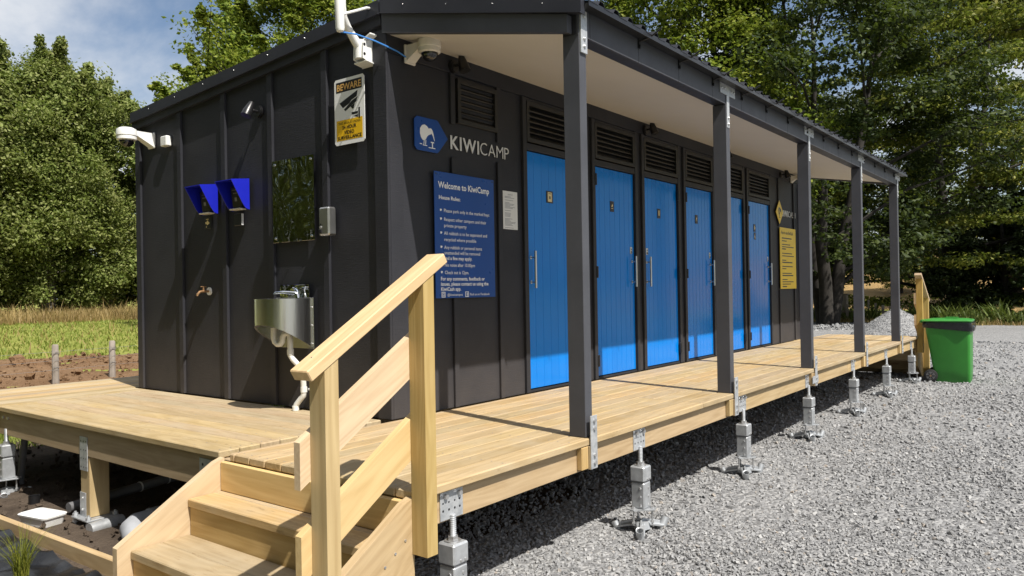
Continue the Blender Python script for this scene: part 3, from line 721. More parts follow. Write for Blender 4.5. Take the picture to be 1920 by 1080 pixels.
# ------------------------------------------------------------------ adjustable steel piers
def make_pier(loc):
    t = thing('steel_pier', '', 'pier', loc, 0, 'galvanised adjustable piers along the front of the deck')
    X, Y, Z = loc
    def at(dx, dy, dz): return (X + dx, Y + dy, Z + dz)
    rr = random.Random(3)
    m = MB(); m.use('galvanised')
    for k, a in enumerate((100, 205, 335)):
        a = R(a); d = Vector((math.cos(a), math.sin(a), 0)); e = Vector(at(0, 0, .055)) + d * .17; e.z = Z + .012
        rot = Matrix.Rotation(a, 3, 'Z') @ Matrix.Rotation(R(14), 3, 'Y')
        m.obox(Vector(at(0, 0, .036)) + d * .085, (.17, .055, .018), rot, .004); m.obox(Vector(at(0, 0, .05)) + d * .075, (.15, .012, .035), rot, .002)
        u = Vector((math.cos(a), math.sin(a), 1.9)).normalized()
        if k: m.tube([e - u * .045, e + u * .06], .026, 12, False); m.tube([e + u * .06, e + u * .058, e - u * .03], [.026, .021, .021], 12, False)
        else: m.tube([e - u * .03, e + u * .035], .022, 12)
    m.cyl(at(0, 0, .02), at(0, 0, .068), .06, 6, .045); m.build('base', None, t)
    for k, a in enumerate((45, 165, 285)):
        a = R(a); x, y = .072 * math.cos(a), .072 * math.sin(a)
        m = MB(); m.cyl(at(x, y, .05), at(x, y, .168), .006, 8); m.cyl(at(x, y, .158), at(x, y, .170), .012, 6); m.cyl(at(x, y, .062), at(x, y, .074), .012, 6); m.build('stud', 'bolt_steel', t)
    m = MB(); m.prism([(.1 * math.cos(R(a)), .1 * math.sin(R(a))) for a in (30, 60, 150, 180, 270, 300)], at(0, 0, .150), (1, 0, 0), (0, 1, 0), (0, 0, 1), .007); m.build('top_plate', 'galvanised', t)
    m = MB(); m.use('galvanised'); m.box(X - .047, X + .047, Y - .047, Y + .047, Z + .157, Z + .325, .006); m.use('bolt_steel')
    for z in (.18, .235, .29):
        for q in (-.02, ): m.ell(at(-.048, q, z), (.005, .009, .009), 8, 4); m.ell(at(q + .035, -.048, z), (.009, .005, .009), 8, 4)
    m.build('column', None, t)
    m = MB(); m.use('galvanised'); m.box(X - .052, X + .052, Y - .052, Y + .052, Z + .333, Z + .43, .008); m.use('dark_grey_pvc'); m.box(X - .044, X + .044, Y - .044, Y + .044, Z + .3255, Z + .3325); m.use('bolt_steel')
    for q in (-.005, .025): m.ell(at(q, -.053, .35), (.008, .005, .008), 8, 4)
    m.build('head', None, t)
    m = MB(); m.cyl(at(0, 0, .431), at(0, 0, .436), .04, 16); m.cyl(at(0, 0, .437), at(0, 0, .455), .026, 6); m.build('nut', 'bolt_steel', t)
    m = MB(); pts = []; rad = []
    for k in range(23): pts.append(at(0, 0, .455 + .10 * k / 22)); rad.append(.0165 if k % 2 else .0148)
    m.tube(pts, rad, 10); m.build('threaded_rod', 'galvanised', t)
    m = MB(); m.use('nail_plate'); m.box(X - .078, X + .078, Y + .004, Y + .010, Z + .535, Z + .672, .001); m.use('bolt_steel')
    for q in (-.045, .05): m.cyl(at(q, .004, .645), at(q, -.012, .645), .012, 6)
    m.use('ink_black')
    for q in (-.06, -.02, .02, .055):
        m.cyl(at(q, .0042, .58), at(q, .0034, .58), .006, 8); m.cyl(at(q, .0042, .615), at(q, .0034, .615), .005, 8)
    m.build('joist_plate', None, t)
    return t
PL = ['galvanised adjustable pier beside the stair handrail, cut by the photo edge', 'galvanised pier between the first two porch posts', 'galvanised pier just past the second porch post', 'galvanised pier just before the third porch post', 'galvanised pier just before the fourth porch post', 'galvanised pier between the fourth and last porch posts', 'galvanised pier next to the wheel of the green bin']
pier0 = make_pier((0, 0, 0))
PY = -1.4357
for i in range(7):
    x = -.985 + 1.829 * i; Wm = Matrix.Translation((x, PY, -.718))
    if i == 0: pier0.matrix_basis = Wm; WM[pier0.name] = Wm; pier0['label'] = PL[0]
    else: copy_tree(pier0, Wm, PL[i])
pz = copy_tree(pier0, Matrix.Translation((-1.2205, 3.19, -.735)) @ Matrix.Rotation(R(-90), 4, 'Z'), 'galvanised pier under the side edge of the deck by the grey pipe')

# ------------------------------------------------------------------ stairs
def stairs(mir, label):
    s = -1 if mir else 1
    X = (lambda x: 9.215 - x) if mir else (lambda x: x)
    t = thing('timber_stairs', label, 'stairs', (X(-1.5), -.7, -.72))
    def bd(name, x0, x1, *a, **k): return board(name, min(X(x0), X(x1)), max(X(x0), X(x1)), *a, **k)
    for k, (nx, z) in enumerate(((-1.465, -.205), (-1.77, -.395), (-2.075, -.585))):
        ww = .158
        for q in range(2):
            x0 = nx + q * (ww + .003); bd('tread', x0, x0 + ww - (.0 if q == 0 else .004), -1.398, .018, z - .045, z - rng.uniform(0, .0015), 'deck_pine', t, bev=.005)
        bd('riser', nx + .012, nx + .042, -1.396, .016, z - .212 if k < 2 else -.715, z - .0455, 'frame_pine', t)
    bd('riser', -1.2425 - .03, -1.2425, -1.396, .016, -.203, -.046, 'pink_pine', t)
    def stringer(y0, y1, mat, nm):
        poly = [(-1.2455, -.028), (-1.30, -.046), (-1.835, -.372), (-1.835, -.718), (-1.62, -.718), (-1.2455, -.50)]
        ang = math.atan2(.19, .305) * s; Wm = Matrix.Translation((X(-1.54), (y0 + y1) / 2, -.35)) @ Matrix.Rotation(-ang, 4, 'Y')
        m = MB(); m.prism([(X(a), b) for a, b in poly], (0, y0, 0), (1, 0, 0), (0, 0, 1), (0, 1, 0), y1 - y0)
        o = m.build(nm, mat, t, Wm, True, 0); return o
    stringer(.0195, .064, 'pink_pine', 'stringer')
    stringer(-1.444, -1.3995, 'frame_pine', 'stringer')
    # handrail: two posts outside the stringer, two sloping rails, a capping rail
    yo, yi = -1.535, -1.4445
    capz = lambda x: .566 + (1.020 - .566) / .747 * (x + 1.862) - .0275
    for xa, xb, zb_ in ((-1.79, -1.725, -.718), (-1.258, -1.193, -.27)):
        Wm = Matrix.Translation((X((xa + xb) / 2), (yo + yi) / 2, .2)) @ Matrix.Rotation(R(-90), 4, 'Y')
        m = MB(); m.prism([(X(xa), zb_), (X(xb), zb_), (X(xb), capz(xb)), (X(xa), capz(xa))], (0, yo, 0), (1, 0, 0), (0, 0, 1), (0, 1, 0), yi - yo); m.build('newel_post', 'post_pine', t, Wm, True, 0)
    slope_board('handrail', (X(-1.862), (-1.545 - 1.43) / 2, .566), (X(-1.115), (-1.545 - 1.43) / 2, 1.020), .105, .046, 'pink_pine', t, .004)
    for za in (.312, -.043):
        zt = lambda x: za + .622 * (x + 1.835)
        Wm = Matrix.Translation((X(-1.52), -1.425, za + .1)) @ Matrix.Rotation(-math.atan(.622) * s, 4, 'Y')
        m = MB(); m.prism([(X(-1.838), zt(-1.838)), (X(-1.195), zt(-1.195)), (X(-1.195), zt(-1.195) - .18), (X(-1.838), zt(-1.838) - .18)], (0, -1.4435, 0), (1, 0, 0), (0, 0, 1), (0, 1, 0), .036); m.build('rail', 'pink_pine', t, Wm, True, 0)
    m = MB(); m.use('bolt_steel')
    for x, z in ((-1.80, .632), (-1.77, .622), (-1.20, .992), (-1.17, 1.008)): m.cyl((X(x), -1.475 + (.03 if x in (-1.77, -1.17) else 0), z - .02), (X(x), -1.475 + (.03 if x in (-1.77, -1.17) else 0), z + .001), .004, 6)
    for x, z in ((-1.30, -.20), (-1.36, -.24), (-1.42, -.28), (-1.38, -.40), (-1.45, -.44)): m.cyl((X(x), -1.4435, z), (X(x), -1.4475, z), .006, 8)
    m.build('screws', None, t)
    return t
stairs(False, 'pale pine steps with a sloping handrail climbing to the near end of the deck')
st2 = stairs(True, 'far pine steps whose handrail post rises behind the green bin')

# ------------------------------------------------------------------ things on the front wall
# arrow-shaped bird sign
t = thing('arrow_sign', 'blue arrow-shaped sign with a white kiwi bird beside a picnic table', 'sign', (.42, -.0, 1.99))
m = MB(); a, b, z0, z1, c = .245, .475, 1.878, 2.118, .025
m.prism([(a + c, z0), (b, z0), (b + .015, z0 + .008), (.592, 1.998), (b + .015, z1 - .008), (b, z1), (a + c, z1), (a, z1 - c), (a, z0 + c)], (0, -.0125, 0), (1, 0, 0), (0, 0, 1), (0, -1, 0), .006); m.build('sign_plate', 'sign_blue', t)
m = MB(); m.use('sign_white'); y = -.0192
bird = [(.300, 2.035), (.298, 2.000), (.308, 1.972), (.325, 1.955), (.345, 1.952), (.358, 1.965), (.372, 1.985), (.388, 1.998), (.405, 2.004), (.418, 2.012), (.432, 1.992), (.446, 1.962), (.450, 1.962), (.441, 2.0), (.430, 2.032), (.418, 2.047), (.402, 2.050), (.388, 2.044), (.370, 2.060), (.345, 2.068), (.320, 2.060)]
m.prism(bird, (0, y, 0), (1, 0, 0), (0, 0, 1), (0, -1, 0), .0006)
for x0, x1, z in ((.333, .340, 1.925), (.350, .357, 1.925)): m.prism([(x0, z), (x1, z), (x1 + .004, 1.958), (x0 + .004, 1.958)], (0, y, 0), (1, 0, 0), (0, 0, 1), (0, -1, 0), .0006)
for x0, x1, z0_, z1_ in ((.295, .318, 1.922, 1.928), (.326, .37, 1.916, 1.922), (.385, .455, 1.905, 1.911), (.408, .442, 1.945, 1.953), (.420, .430, 1.911, 1.945)): m.box(x0, x1, y - .0006, y, z0_, z1_)
m.build('bird_print', None, t)
def letters(name, txt, boldn, x0, zb, h, wid, label, mat, y=-.006, dep=.004):
    t = thing(name, label, 'lettering', (x0, 0, zb))
    full = []
    sc = 1.0
    # measure every letter, then build each as its own raised piece
    adv = []; tot = 0
    for i, ch in enumerate(txt):
        cu_ = bpy.data.curves.new('l', 'FONT'); cu_.body = ch; cu_.size = 1; cu_.offset = .018 if i < boldn else -.012; cu_.extrude = .02; cu_.resolution_u = 3
        ob = bpy.data.objects.new('l', cu_); COL.objects.link(ob); me = bpy.data.meshes.new_from_object(ob)
        bm = bmesh.new(); bm.from_mesh(me); bmesh.ops.remove_doubles(bm, verts=bm.verts, dist=1e-5); vs = [v.co.copy() for v in bm.verts]; bm.verts.index_update(); fs = [tuple(v.index for v in f.verts) for f in bm.faces]; bm.free()
        bpy.data.objects.remove(ob); bpy.data.curves.remove(cu_); bpy.data.meshes.remove(me)
        mn = min(v.x for v in vs); mx = max(v.x for v in vs); adv.append((vs, fs, mn, mx - mn)); tot += mx - mn
    hh = max(v.y for v in adv[0][0]); gap = .11; tot += gap * (len(txt) - 1); kx = wid / tot; kz = h / hh; x = x0
    for vs, fs, mn, w in adv:
        m = MB(); m.add([(x + (v.x - mn) * kx, y - (v.z + .02) / .04 * dep, zb + v.y * kz) for v in vs], fs); m.build('letter', mat, t, smooth=0); x += (w + gap) * kx
    return t
letters('building_lettering', 'KIWICAMP', 4, .632, 1.936, .100, .71, 'raised silver KIWICAMP letters beside the blue arrow sign', 'letter_silver')
letters('small_lettering', 'KIWICASH', 4, 8.11, 1.935, .093, .70, 'raised KIWICASH letters beside the yellow diamond sign', 'letter_silver', -.006)
# house rules board
t = thing('rules_board', 'large blue house-rules board with white text on the porch wall', 'sign', (.77, 0, 1.28))
m = MB(); m.use('sign_blue'); m.box(.425, 1.112, -.0295, -.0235, .82, 1.746, .0015); m.use('ink_black')
for x, z in ((.445, 1.728), (1.092, 1.728)): m.cyl((x, -.0294, z), (x, -.031, z), .006, 8)
m.build('board', None, t)
m = MB(); m.use('sign_white'); yy = -.0298
def ln(txt, x, z, sz, bold=.0, w=None): text_mesh(m, txt, (x, yy, z), FX, FY, sz, bold, 'LEFT', w)
ln('Welcome to KiwiCamp', .468, 1.628, .066, .02, .585); ln('House Rules:', .470, 1.545, .040, .02, .235)
rows = [('Please park only in the marked bays', .522, 1.452, .525), ('Respect other campers and their', .522, 1.388, .485), ('private property', .522, 1.343, .25), ('All rubbish is to be separated and', .522, 1.286, .495), ('recycled where possible', .522, 1.240, .36), ('Any rubbish or personal items', .522, 1.182, .43), ('unattended will be removed', .522, 1.142, .405), ('No noise after 10.00pm', .522, 1.052, .34), ('Check out is 12pm.', .522, .997, .27)]
for s_, x, z, w in rows: ln(s_, x, z, .036, .004, w)
ln('and a fine may apply.', .522, 1.102, .036, .02, .31)
for z in (1.462, 1.398, 1.296, 1.192, 1.062, 1.007): m.prism([(.482, z + .012), (.497, z + .012), (.503, z + .006), (.497, z), (.49, z - .006), (.482, z)], (0, yy, 0), (1, 0, 0), (0, 0, 1), (0, -1, 0), .0006)
for s_, z, w in (('For any comments, feedback or', .950, .50), ('issues, please contact us using the', .912, .545), ('KiwiCash app.', .874, .22)): ln(s_, .478, z, .038, .02, w)
ln('@kiwicampnz', .545, .836, .026, 0, .17); ln('Find us on Facebook', .80, .836, .026, 0, .235)
def ring(cx, cz, r, w):
    for a0, a1, b0, b1 in ((-r, r, r - w, r), (-r, r, -r, -r + w), (-r, -r + w, -r + w, r - w), (r - w, r, -r + w, r - w)): m.box(cx + a0, cx + a1, yy - .0006, yy, cz + b0, cz + b1)
ring(.505, .846, .020, .005); ring(.768, .846, .020, .005); ring(.505, .846, .010, .004)
m.box(.767, .773, yy - .0006, yy, .831, .858); m.box(.761, .781, yy - .0006, yy, .845, .850)
m.build('printed_text', None, t)['kind'] = 'stuff'
# paper notice
t = thing('paper_notice', 'small white laminated paper notice between the blue board and first blue door', 'notice', (1.355, 0, 1.52))
m = MB(); m.box(1.262, 1.455, -.0035, -.0008, 1.37, 1.682); m.build('sheet', 'paper', t)
m = MB(); m.use('ink_grey'); z = 1.655; rr = random.Random(5)
text_mesh(m, 'NOTICE', (1.325, -.0036, 1.648), FX, FY, .018, .01)
while z > 1.39:
    z -= rr.choice((.009, .009, .02)); m.box(1.285, 1.285 + rr.uniform(.06, .145), -.0044, -.0037, z, z + .0035)
m.build('printed_text', None, t)['kind'] = 'stuff'
# yellow diamond and yellow instruction board
t = thing('diamond_sign', 'yellow diamond sign with a black kiwi bird above the yellow board', 'sign', (7.99, 0, 1.98))
m = MB(); m.prism([(7.99, 1.80), (8.155, 1.98), (7.99, 2.16), (7.825, 1.98)], (0, -.024, 0), (1, 0, 0), (0, 0, 1), (0, -1, 0), .006); m.build('sign_plate', 'cash_yellow', t)
m = MB(); m.use('ink_black'); m.prism([(7.935 + (px - .298) * .95, 1.935 + (pz - 1.95) * 1.0) for px, pz in bird], (0, -.0305, 0), (1, 0, 0), (0, 0, 1), (0, -1, 0), .0006); m.box(7.965, 7.972, -.0312, -.0305, 1.90, 1.94); m.box(7.985, 7.992, -.0312, -.0305, 1.90, 1.94); m.box(7.955, 8.03, -.0312, -.0305, 1.895, 1.901)
m.use('cash_yellow'); text_mesh(m, '$', (7.952, -.0312, 1.972), FX, FY, .07, .015); m.build('bird_print', None, t)
t = thing('instruction_board', 'tall yellow instruction board with black text beside the last blue door', 'sign', (8.36, 0, 1.28))
m = MB(); m.box(7.985, 8.735, -.0295, -.0235, .82, 1.755, .0015); m.build('board', 'cash_yellow', t)
m = MB(); m.use('ink_black'); text_mesh(m, 'How to use KiwiCash', (8.04, -.0298, 1.655), FX, FY, .07, .02, 'LEFT', .56)
rr = random.Random(9); z = 1.60
rowsz = [1.585, 1.545, 1.49, 1.455, 1.42, 1.355, 1.315, 1.25, 1.215, 1.155, 1.12, 1.05, 1.015, .955, .92, .885, .825 + .02]
wds = 'Open the app and top up your account then tap the reader to start each service and wait for the green light before use'.split()
for k, z in enumerate(rowsz): m.box(8.075, 8.075 + rr.uniform(.35, .58) * (1 if k % 3 != 1 else .5), -.0305, -.0298, z, z + (.014 if k % 4 else .018))
m.build('printed_text', None, t)['kind'] = 'stuff'

# ------------------------------------------------------------------ lights and cameras
def spotlight(loc, nrm, tilt, label):
    """loc on the wall, nrm the wall's outward direction"""
    n = Vector(nrm); t = thing('spotlight', label, 'spotlight', loc, 0, 'black spotlights on the building'); p = Vector(loc); side = Vector((0, 0, 1)).cross(n)
    m = MB(); m.cyl(p, p + n * .02, .050, 24); m.cyl(p + n * .02, p + n * .028, .043, 24); m.build('wall_plate', 'black_plastic', t)
    m = MB(); m.cyl(p + n * .026, p + n * .06, .011, 10); m.ell(p + n * .065, (.016, .016, .016), 10, 6); m.build('swivel', 'black_plastic', t)
    c = p + n * .105; d = (n * math.sin(tilt) - Vector((0, 0, 1)) * math.cos(tilt)).normalized()
    m = MB(); m.tube([c - d * .075, c - d * .07, c - d * .045, c + d * .02, c + d * .058, c + d * .06, c + d * .052], [.006, .018, .027, .040, .042, .036, .034], 18); m.build('lamp_head', 'black_plastic', t)
    m = MB(); m.cyl(c + d * .050, c + d * .0535, .033, 16); m.build('lens', 'lamp_glass', t)
spotlight((0, 1.45, 2.325), (-1, 0, 0), R(26), 'black spotlight on the sunny end wall above the mirror')
for x, lb in ((.665, 'black spotlight under the porch ceiling beside the nearer dome camera'), (3.72, 'black spotlight above the vents of the second and third doors'), (5.80, 'black spotlight half hidden behind the second porch post'), (8.10, 'black spotlight near the far end of the porch ceiling')):
    spotlight((x, -.0125, 2.555), (0, -1, 0), R(18), lb)
def dome(loc, nrm, side_shift, label, mat, reach=.2, sc=1.0):
    n = Vector(nrm); sd = Vector((0, 0, 1)).cross(n); t = thing('dome_camera', label, 'security camera', loc, 0, 'white dome security cameras'); p = Vector(loc); U = Vector((0, 0, 1))
    rot = Matrix((n, sd, U)).transposed()
    m = MB(); m.obox(p + n * .01, (.02, .10 * sc, .125 * sc), rot, .006)
    m.add([p + n * a + sd * (q * w * sc) + U * (z * sc) for a, w, z in ((.02, .042, -.05), (.02, .042, .055), (reach * .75, .03, .03), (reach * .75, .03, .058)) for q in (-1, 1)], [(0, 1, 5, 4), (2, 6, 7, 3), (0, 4, 6, 2), (1, 3, 7, 5), (4, 5, 7, 6), (0, 2, 3, 1)])
    m.build('bracket', mat, t)
    c = p + n * reach
    prof = [(.0, .075), (.05, .074), (.072, .062), (.077, .04), (.077, .012), (.073, .008), (.073, -.018), (.062, -.026), (.058, -.026)]
    m = MB(); m.tube([c + U * (z * sc) for r, z in prof], [max(.002, r * sc) for r, z in prof], 24); m.build('housing', mat, t)
    m = MB(); m.ell(c - U * .022 * sc, (.056 * sc, .056 * sc, .055 * sc), 20, 8, -90, 10); m.build('dome_glass', 'lens_glass', t)
dome((-.001, 3.14, 2.315), (-1, 0, 0), 0, 'white dome camera on the sunny end wall beside a small white box', 'white_plastic', .24, 1.15)
dome((.205, -.023 + .010, 2.53), (0, -1, 0), 0, 'cream dome camera under the porch roof at the near building corner', 'offwhite_plastic', .2, 1.05)
dome((8.62, -.0125, 2.54), (0, -1, 0), 0, 'small pale dome camera at the far end of the porch wall', 'offwhite_plastic', .16, .9)
t = tag(MB().box(-.055, -.0005, 2.80, 2.905, 2.225, 2.318, .008).build('junction_box', 'white_plastic'), 'small white square junction box beside the white dome camera', 'junction box')

# ------------------------------------------------------------------ wifi antenna on a bent white arm
t = thing('antenna', 'white outdoor antenna on a bent arm at the roof corner', 'antenna', (-.02, .17, 2.5))
m = MB(); m.use('white_plastic'); m.box(-.008, -.0005, .10, .235, 2.435, 2.625, .002)
for y0_, y1_ in ((.115, .122), (.205, .212)): m.prism([(-.008, 2.445), (-.105, 2.47), (-.10, 2.585), (-.008, 2.615)], (0, y0_, 0), (1, 0, 0), (0, 0, 1), (0, 1, 0), y1_ - y0_)
m.obox((-.045, .163, 2.448), (.085, .13, .012), Matrix.Rotation(R(8), 3, 'Y'), .004); m.obox((-.045, .115, 2.612), (.075, .11, .014), Matrix.Rotation(R(-22), 3, 'X'), .004)
m.tube([(-.085, .165, 2.475), (-.085, .165, 2.60)], .037, 14); m.use('ink_black')
for z_ in (2.50, 2.565): m.cyl((-.09, .1145, z_), (-.09, .1125, z_), .010, 10)
m.build('bracket', None, t)
arm = [(-.08, .165, 2.54), (-.13, .17, 2.60), (-.19, .165, 2.66), (-.24, .145, 2.715), (-.265, .125, 2.78), (-.27, .12, 2.85), (-.27, .12, 3.02)]
m = MB(); m.tube(arm, [.032, .030, .026, .023, .0215, .0215, .0215], 14); m.build('arm', 'white_plastic', t)
m = MB(); m.tube([(-.31, .098, 2.585), (-.31, .098, 2.592), (-.31, .100, 2.61), (-.31, .108, 2.90), (-.31, .108, 3.05)], [.012, .024, .030, .031, .028], 16); m.build('radio', 'white_plastic', t)
m = MB(); m.tube([(-.28, .10, 2.715), (-.2, .065, 2.75), (-.1, .075, 2.80), (.0, .13, 2.835), (.1, .22, 2.87)], .009, 8); m.build('white_cable', 'white_plastic', t)
t = tag(MB().tube([(-.31, .098, 2.588), (-.22, .05, 2.585), (-.10, 0, 2.56), (-.03, -.035, 2.535), (.06, -.045, 2.52), (.16, -.03, 2.505)], .0055, 6).build('network_cable', 'blue_cable'), 'thin blue cable strung from the antenna to the dome camera', 'cable')

# ------------------------------------------------------------------ things on the end wall
t = thing('warning_sign', 'white and yellow BEWARE video surveillance sign at the top of the end wall', 'sign', (0, .35, 2.16))
Y0, Y1, Z0, Z1 = .19, .508, 1.925, 2.395
def yz(m, pts, x, d=.0006): m.prism(pts, (x, 0, 0), (0, 1, 0), (0, 0, 1), (-1, 0, 0), d)
m = MB(); c = .016
yz(m, [(Y0 + c, Z0), (Y1 - c, Z0), (Y1, Z0 + c), (Y1, Z1 - c), (Y1 - c, Z1), (Y0 + c, Z1), (Y0, Z1 - c), (Y0, Z0 + c)], -.026, .004); m.build('plate', 'sign_white', t)
m = MB(); x = -.0302
def rect(ya, yb, za, zb, xx=x): yz(m, [(ya, za), (yb, za), (yb, zb), (ya, zb)], xx)
m.use('ink_black'); rect(.215, .487, 2.300, 2.373)
m.use('sign_yellow'); rect(.212, .487, 1.955, 2.100)
m.use('ink_gold'); text_mesh(m, 'BEWARE', (-.0312, .480, 2.312), EX, EY, .066, .02, 'LEFT', .255)
m.use('ink_black')
for s_, z, sz, w, bd_ in (('THIS AREA IS UNDER', 2.068, .026, .235, 0), ('24 HOUR', 2.034, .036, .15, .03), ('VIDEO', 1.997, .036, .105, .03), ('SURVEILLANCE', 1.963, .034, .255, .03)): text_mesh(m, s_, (-.0312, .350 + w / 2, z), EX, EY, sz, bd_, 'LEFT', w)
def P(u, v): return (.487 - u * .272, 2.115 + v * .175)          # u 0..1 left to right, v 0..1 up, within the white field
for poly in ([(.13, .62), (.26, .40), (.52, .55), (.60, .66), (.80, .76), (.84, 1.0)], [(.30, .33), (.36, .26), (.78, .56), (.84, .74), (.60, .62)], [(.56, .40), (.72, .50), (.68, .30), (.62, .30)], [(.60, .06), (.84, .06), (.84, .16), (.60, .16)], [(.86, -.14), (.92, -.14), (.92, .30), (.86, .30)], [(.68, .0), (.84, .03), (.84, -.1)]): yz(m, [P(*q) for q in poly], x)
m.build('print', None, t)['kind'] = 'stuff'
t = thing('mirror', 'tall polished steel wall mirror above the hand basin', 'mirror', (0, 1.0, 1.58))
m = MB(); m.box(-.030, -.0255, .757, 1.262, 1.268, 1.902, .001); m.build('mirror_sheet', 'polished_steel', t, smooth=0)
m = MB()
for y in (.79, 1.23):
    for z in (1.30, 1.87): m.cyl((-.0305, y, z), (-.034, y, z), .011, 12); m.ell((-.034, y, z), (.003, .008, .008), 10, 4)
m.build('screws', 'chrome', t)
t = thing('soap_dispenser', 'brushed steel box soap dispenser to the side of the mirror', 'dispenser', (0, .56, 1.38))
m = MB(); m.box(-.098, -.0255, .510, .625, 1.285, 1.490, .012); m.build('case', 'brushed_steel', t)
m = MB(); m.box(-.107, -.0985, .585, .615, 1.300, 1.330, .003); m.build('push_button', 'black_plastic', t)
m = MB(); m.use('bolt_steel'); m.cyl((-.099, .60, 1.345), (-.103, .60, 1.345), .010, 12); m.use('ink_black'); m.box(-.0995, -.0985, .594, .606, 1.358, 1.372); m.build('lock', None, t)
# blue hooded card readers
def reader(yr, zoff, label, badge):
    t = thing('card_reader', label, 'card reader', (0, yr, 1.62 + zoff), 0, 'blue hooded card readers')
    w = .235; ya, yb = yr, yr + w; z0, z1 = 1.555 + zoff, 1.805 + zoff; dt, db = .165, .035; th = .006
    m = MB(); side = [(-.026, z0), (-.026, z1), (-.026 - dt, z1 - .02), (-.026 - db - .03, z0 + .05), (-.026 - db, z0 + .01)]
    for y in (ya, yb - th): m.prism([(a, b) for a, b in side], (0, y, 0), (1, 0, 0), (0, 0, 1), (0, 1, 0), th)
    m.add([(-.0262, ya + th, z1), (-.0262, yb - th, z1), (-.026 - dt, yb - th, z1 - .02), (-.026 - dt, ya + th, z1 - .02), (-.0262, ya + th, z1 - th), (-.0262, yb - th, z1 - th), (-.026 - dt, yb - th, z1 - .02 - th), (-.026 - dt, ya + th, z1 - .02 - th)], [(0, 1, 2, 3), (4, 7, 6, 5), (0, 4, 5, 1), (2, 6, 7, 3), (1, 5, 6, 2), (0, 3, 7, 4)])
    m.box(-.03, -.0255, ya + th, yb - th, z0 + .003, z1 - th); m.build('hood', 'hood_blue', t)
    m = MB(); m.obox((-.055, yr + w / 2, 1.665 + zoff), (.045, .125, .175), Matrix.Rotation(R(-8), 3, 'Y'), .008); r_ = m.build('reader', 'black_plastic', t)
    m = MB(); m.use('ink_grey'); rt = Matrix.Rotation(R(-8), 3, 'Y'); cc = Vector((-.055, yr + w / 2, 1.665 + zoff))
    for dy, dz, a, b in ((0, .03, .05, .006), (0, -.02, .03, .03), (0, .055, .07, .003)): m.obox(cc + rt @ Vector((-.0232, dy, dz)), (.0012, a, b), rt)
    m.build('reader_print', None, r_)
    m = MB(); m.obox((-.055, yr + w / 2, z0 + .008), (.07, w * .62, .012), None, .004); m.build('base_lip', 'offwhite_plastic', t)
reader(2.03, -.0, 'blue hooded card reader above the gold tap badge', 1)
reader(1.575, .0, 'blue hooded card reader nearer the mirror', 2)
t = thing('tap_badge', 'small black badge with a gold tap symbol under a blue hood', 'badge', (0, 2.17, 1.485))
m = MB(); m.box(-.032, -.0255, 2.135, 2.235, 1.437, 1.533, .003); m.build('plate', 'ink_black', t)
m = MB(); m.use('icon_cream'); x = -.0322
yz(m, [(2.215, 1.478), (2.215, 1.497), (2.195, 1.497), (2.19, 1.507), (2.175, 1.507), (2.170, 1.497), (2.155, 1.492), (2.155, 1.478), (2.17, 1.478), (2.175, 1.470), (2.19, 1.470), (2.195, 1.478)], x); yz(m, [(2.205, 1.515), (2.165, 1.515), (2.165, 1.521), (2.205, 1.521)], x); yz(m, [(2.207, 1.452), (2.200, 1.446), (2.195, 1.455), (2.201, 1.465)], x)
m.build('symbol', None, t)
t = tag(MB().use('ink_black').box(-.05, -.0255, 1.66, 1.765, 1.432, 1.532, .004).use('letter_silver').box(-.047, -.028, 1.6585, 1.6598, 1.436, 1.528).build('switch_box', None), 'small plain black box under the blue hood nearer the mirror', 'switch box')
t = thing('hose_tap', 'small brass garden tap on a white flange low on the end wall', 'tap', (0, 2.23, .9))
m = MB(); m.cyl((-.0005, 2.215, .905), (-.012, 2.215, .905), .034, 20); m.build('flange', 'white_plastic', t)
m = MB(); m.tube([(-.012, 2.215, .905), (-.06, 2.215, .905), (-.095, 2.215, .900), (-.115, 2.215, .88), (-.118, 2.215, .865)], [.010, .011, .012, .011, .010], 10); m.cyl((-.06, 2.215, .905), (-.06, 2.215, .94), .008, 8); m.obox((-.06, 2.215, .945), (.05, .014, .008), None, .003); m.build('spout', 'brass', t)
# hand basin
t = thing('hand_basin', 'wall-hung curved stainless steel hand basin with white waste pipe', 'basin', (0, 1.0, .65))
def basin_poly(k=1.0):
    out = []
    for i in range(25):
        a = math.pi * i / 24; cx, sx = math.cos(a), math.sin(a)
        y = 1.015 + .215 * k * math.copysign(abs(cx) ** .72, cx); xx = -.026 - .295 * k * abs(sx) ** .8
        out.append((xx, y))
    return out
m = MB(); po = basin_poly(); pi_ = basin_poly(.93); n = len(po); vs = []
zb = lambda x: .47 + (-.026 - x) / .295 * .175
vs += [(x, y, .836) for x, y in po] + [(x, y, zb(x)) for x, y in po] + [(x, y, .836) for x, y in pi_] + [(x * .9, y, .72) for x, y in pi_] + [(x, y, zb(x) + .004) for x, y in pi_]
fs = []
for i in range(n - 1):
    fs += [(i, i + 1, n + i + 1, n + i), (i, 2 * n + i, 2 * n + i + 1, i + 1), (2 * n + i, 3 * n + i, 3 * n + i + 1, 2 * n + i + 1), (n + i, n + i + 1, 4 * n + i + 1, 4 * n + i)]
fs.append(tuple(range(3 * n, 4 * n)))
m.add(vs, fs); m.build('bowl', 'basin_steel', t, recalc=False, smooth=30)
m = MB(); m.box(-.034, -.0255, .78, 1.235, .46, .842, .002); m.build('back_plate', 'basin_steel', t)
m = MB(); m.box(-.034, -.0255, .83, 1.18, .843, .938, .001); m.build('splash_plate', 'polished_steel', t)
m = MB(); m.use('bolt_steel')
for z in (.50, .635, .77, .92): m.ell((-.035, .793 if z < .9 else .84, z), (.004, .006, .006), 8, 4)
m.build('rivets', None, t)
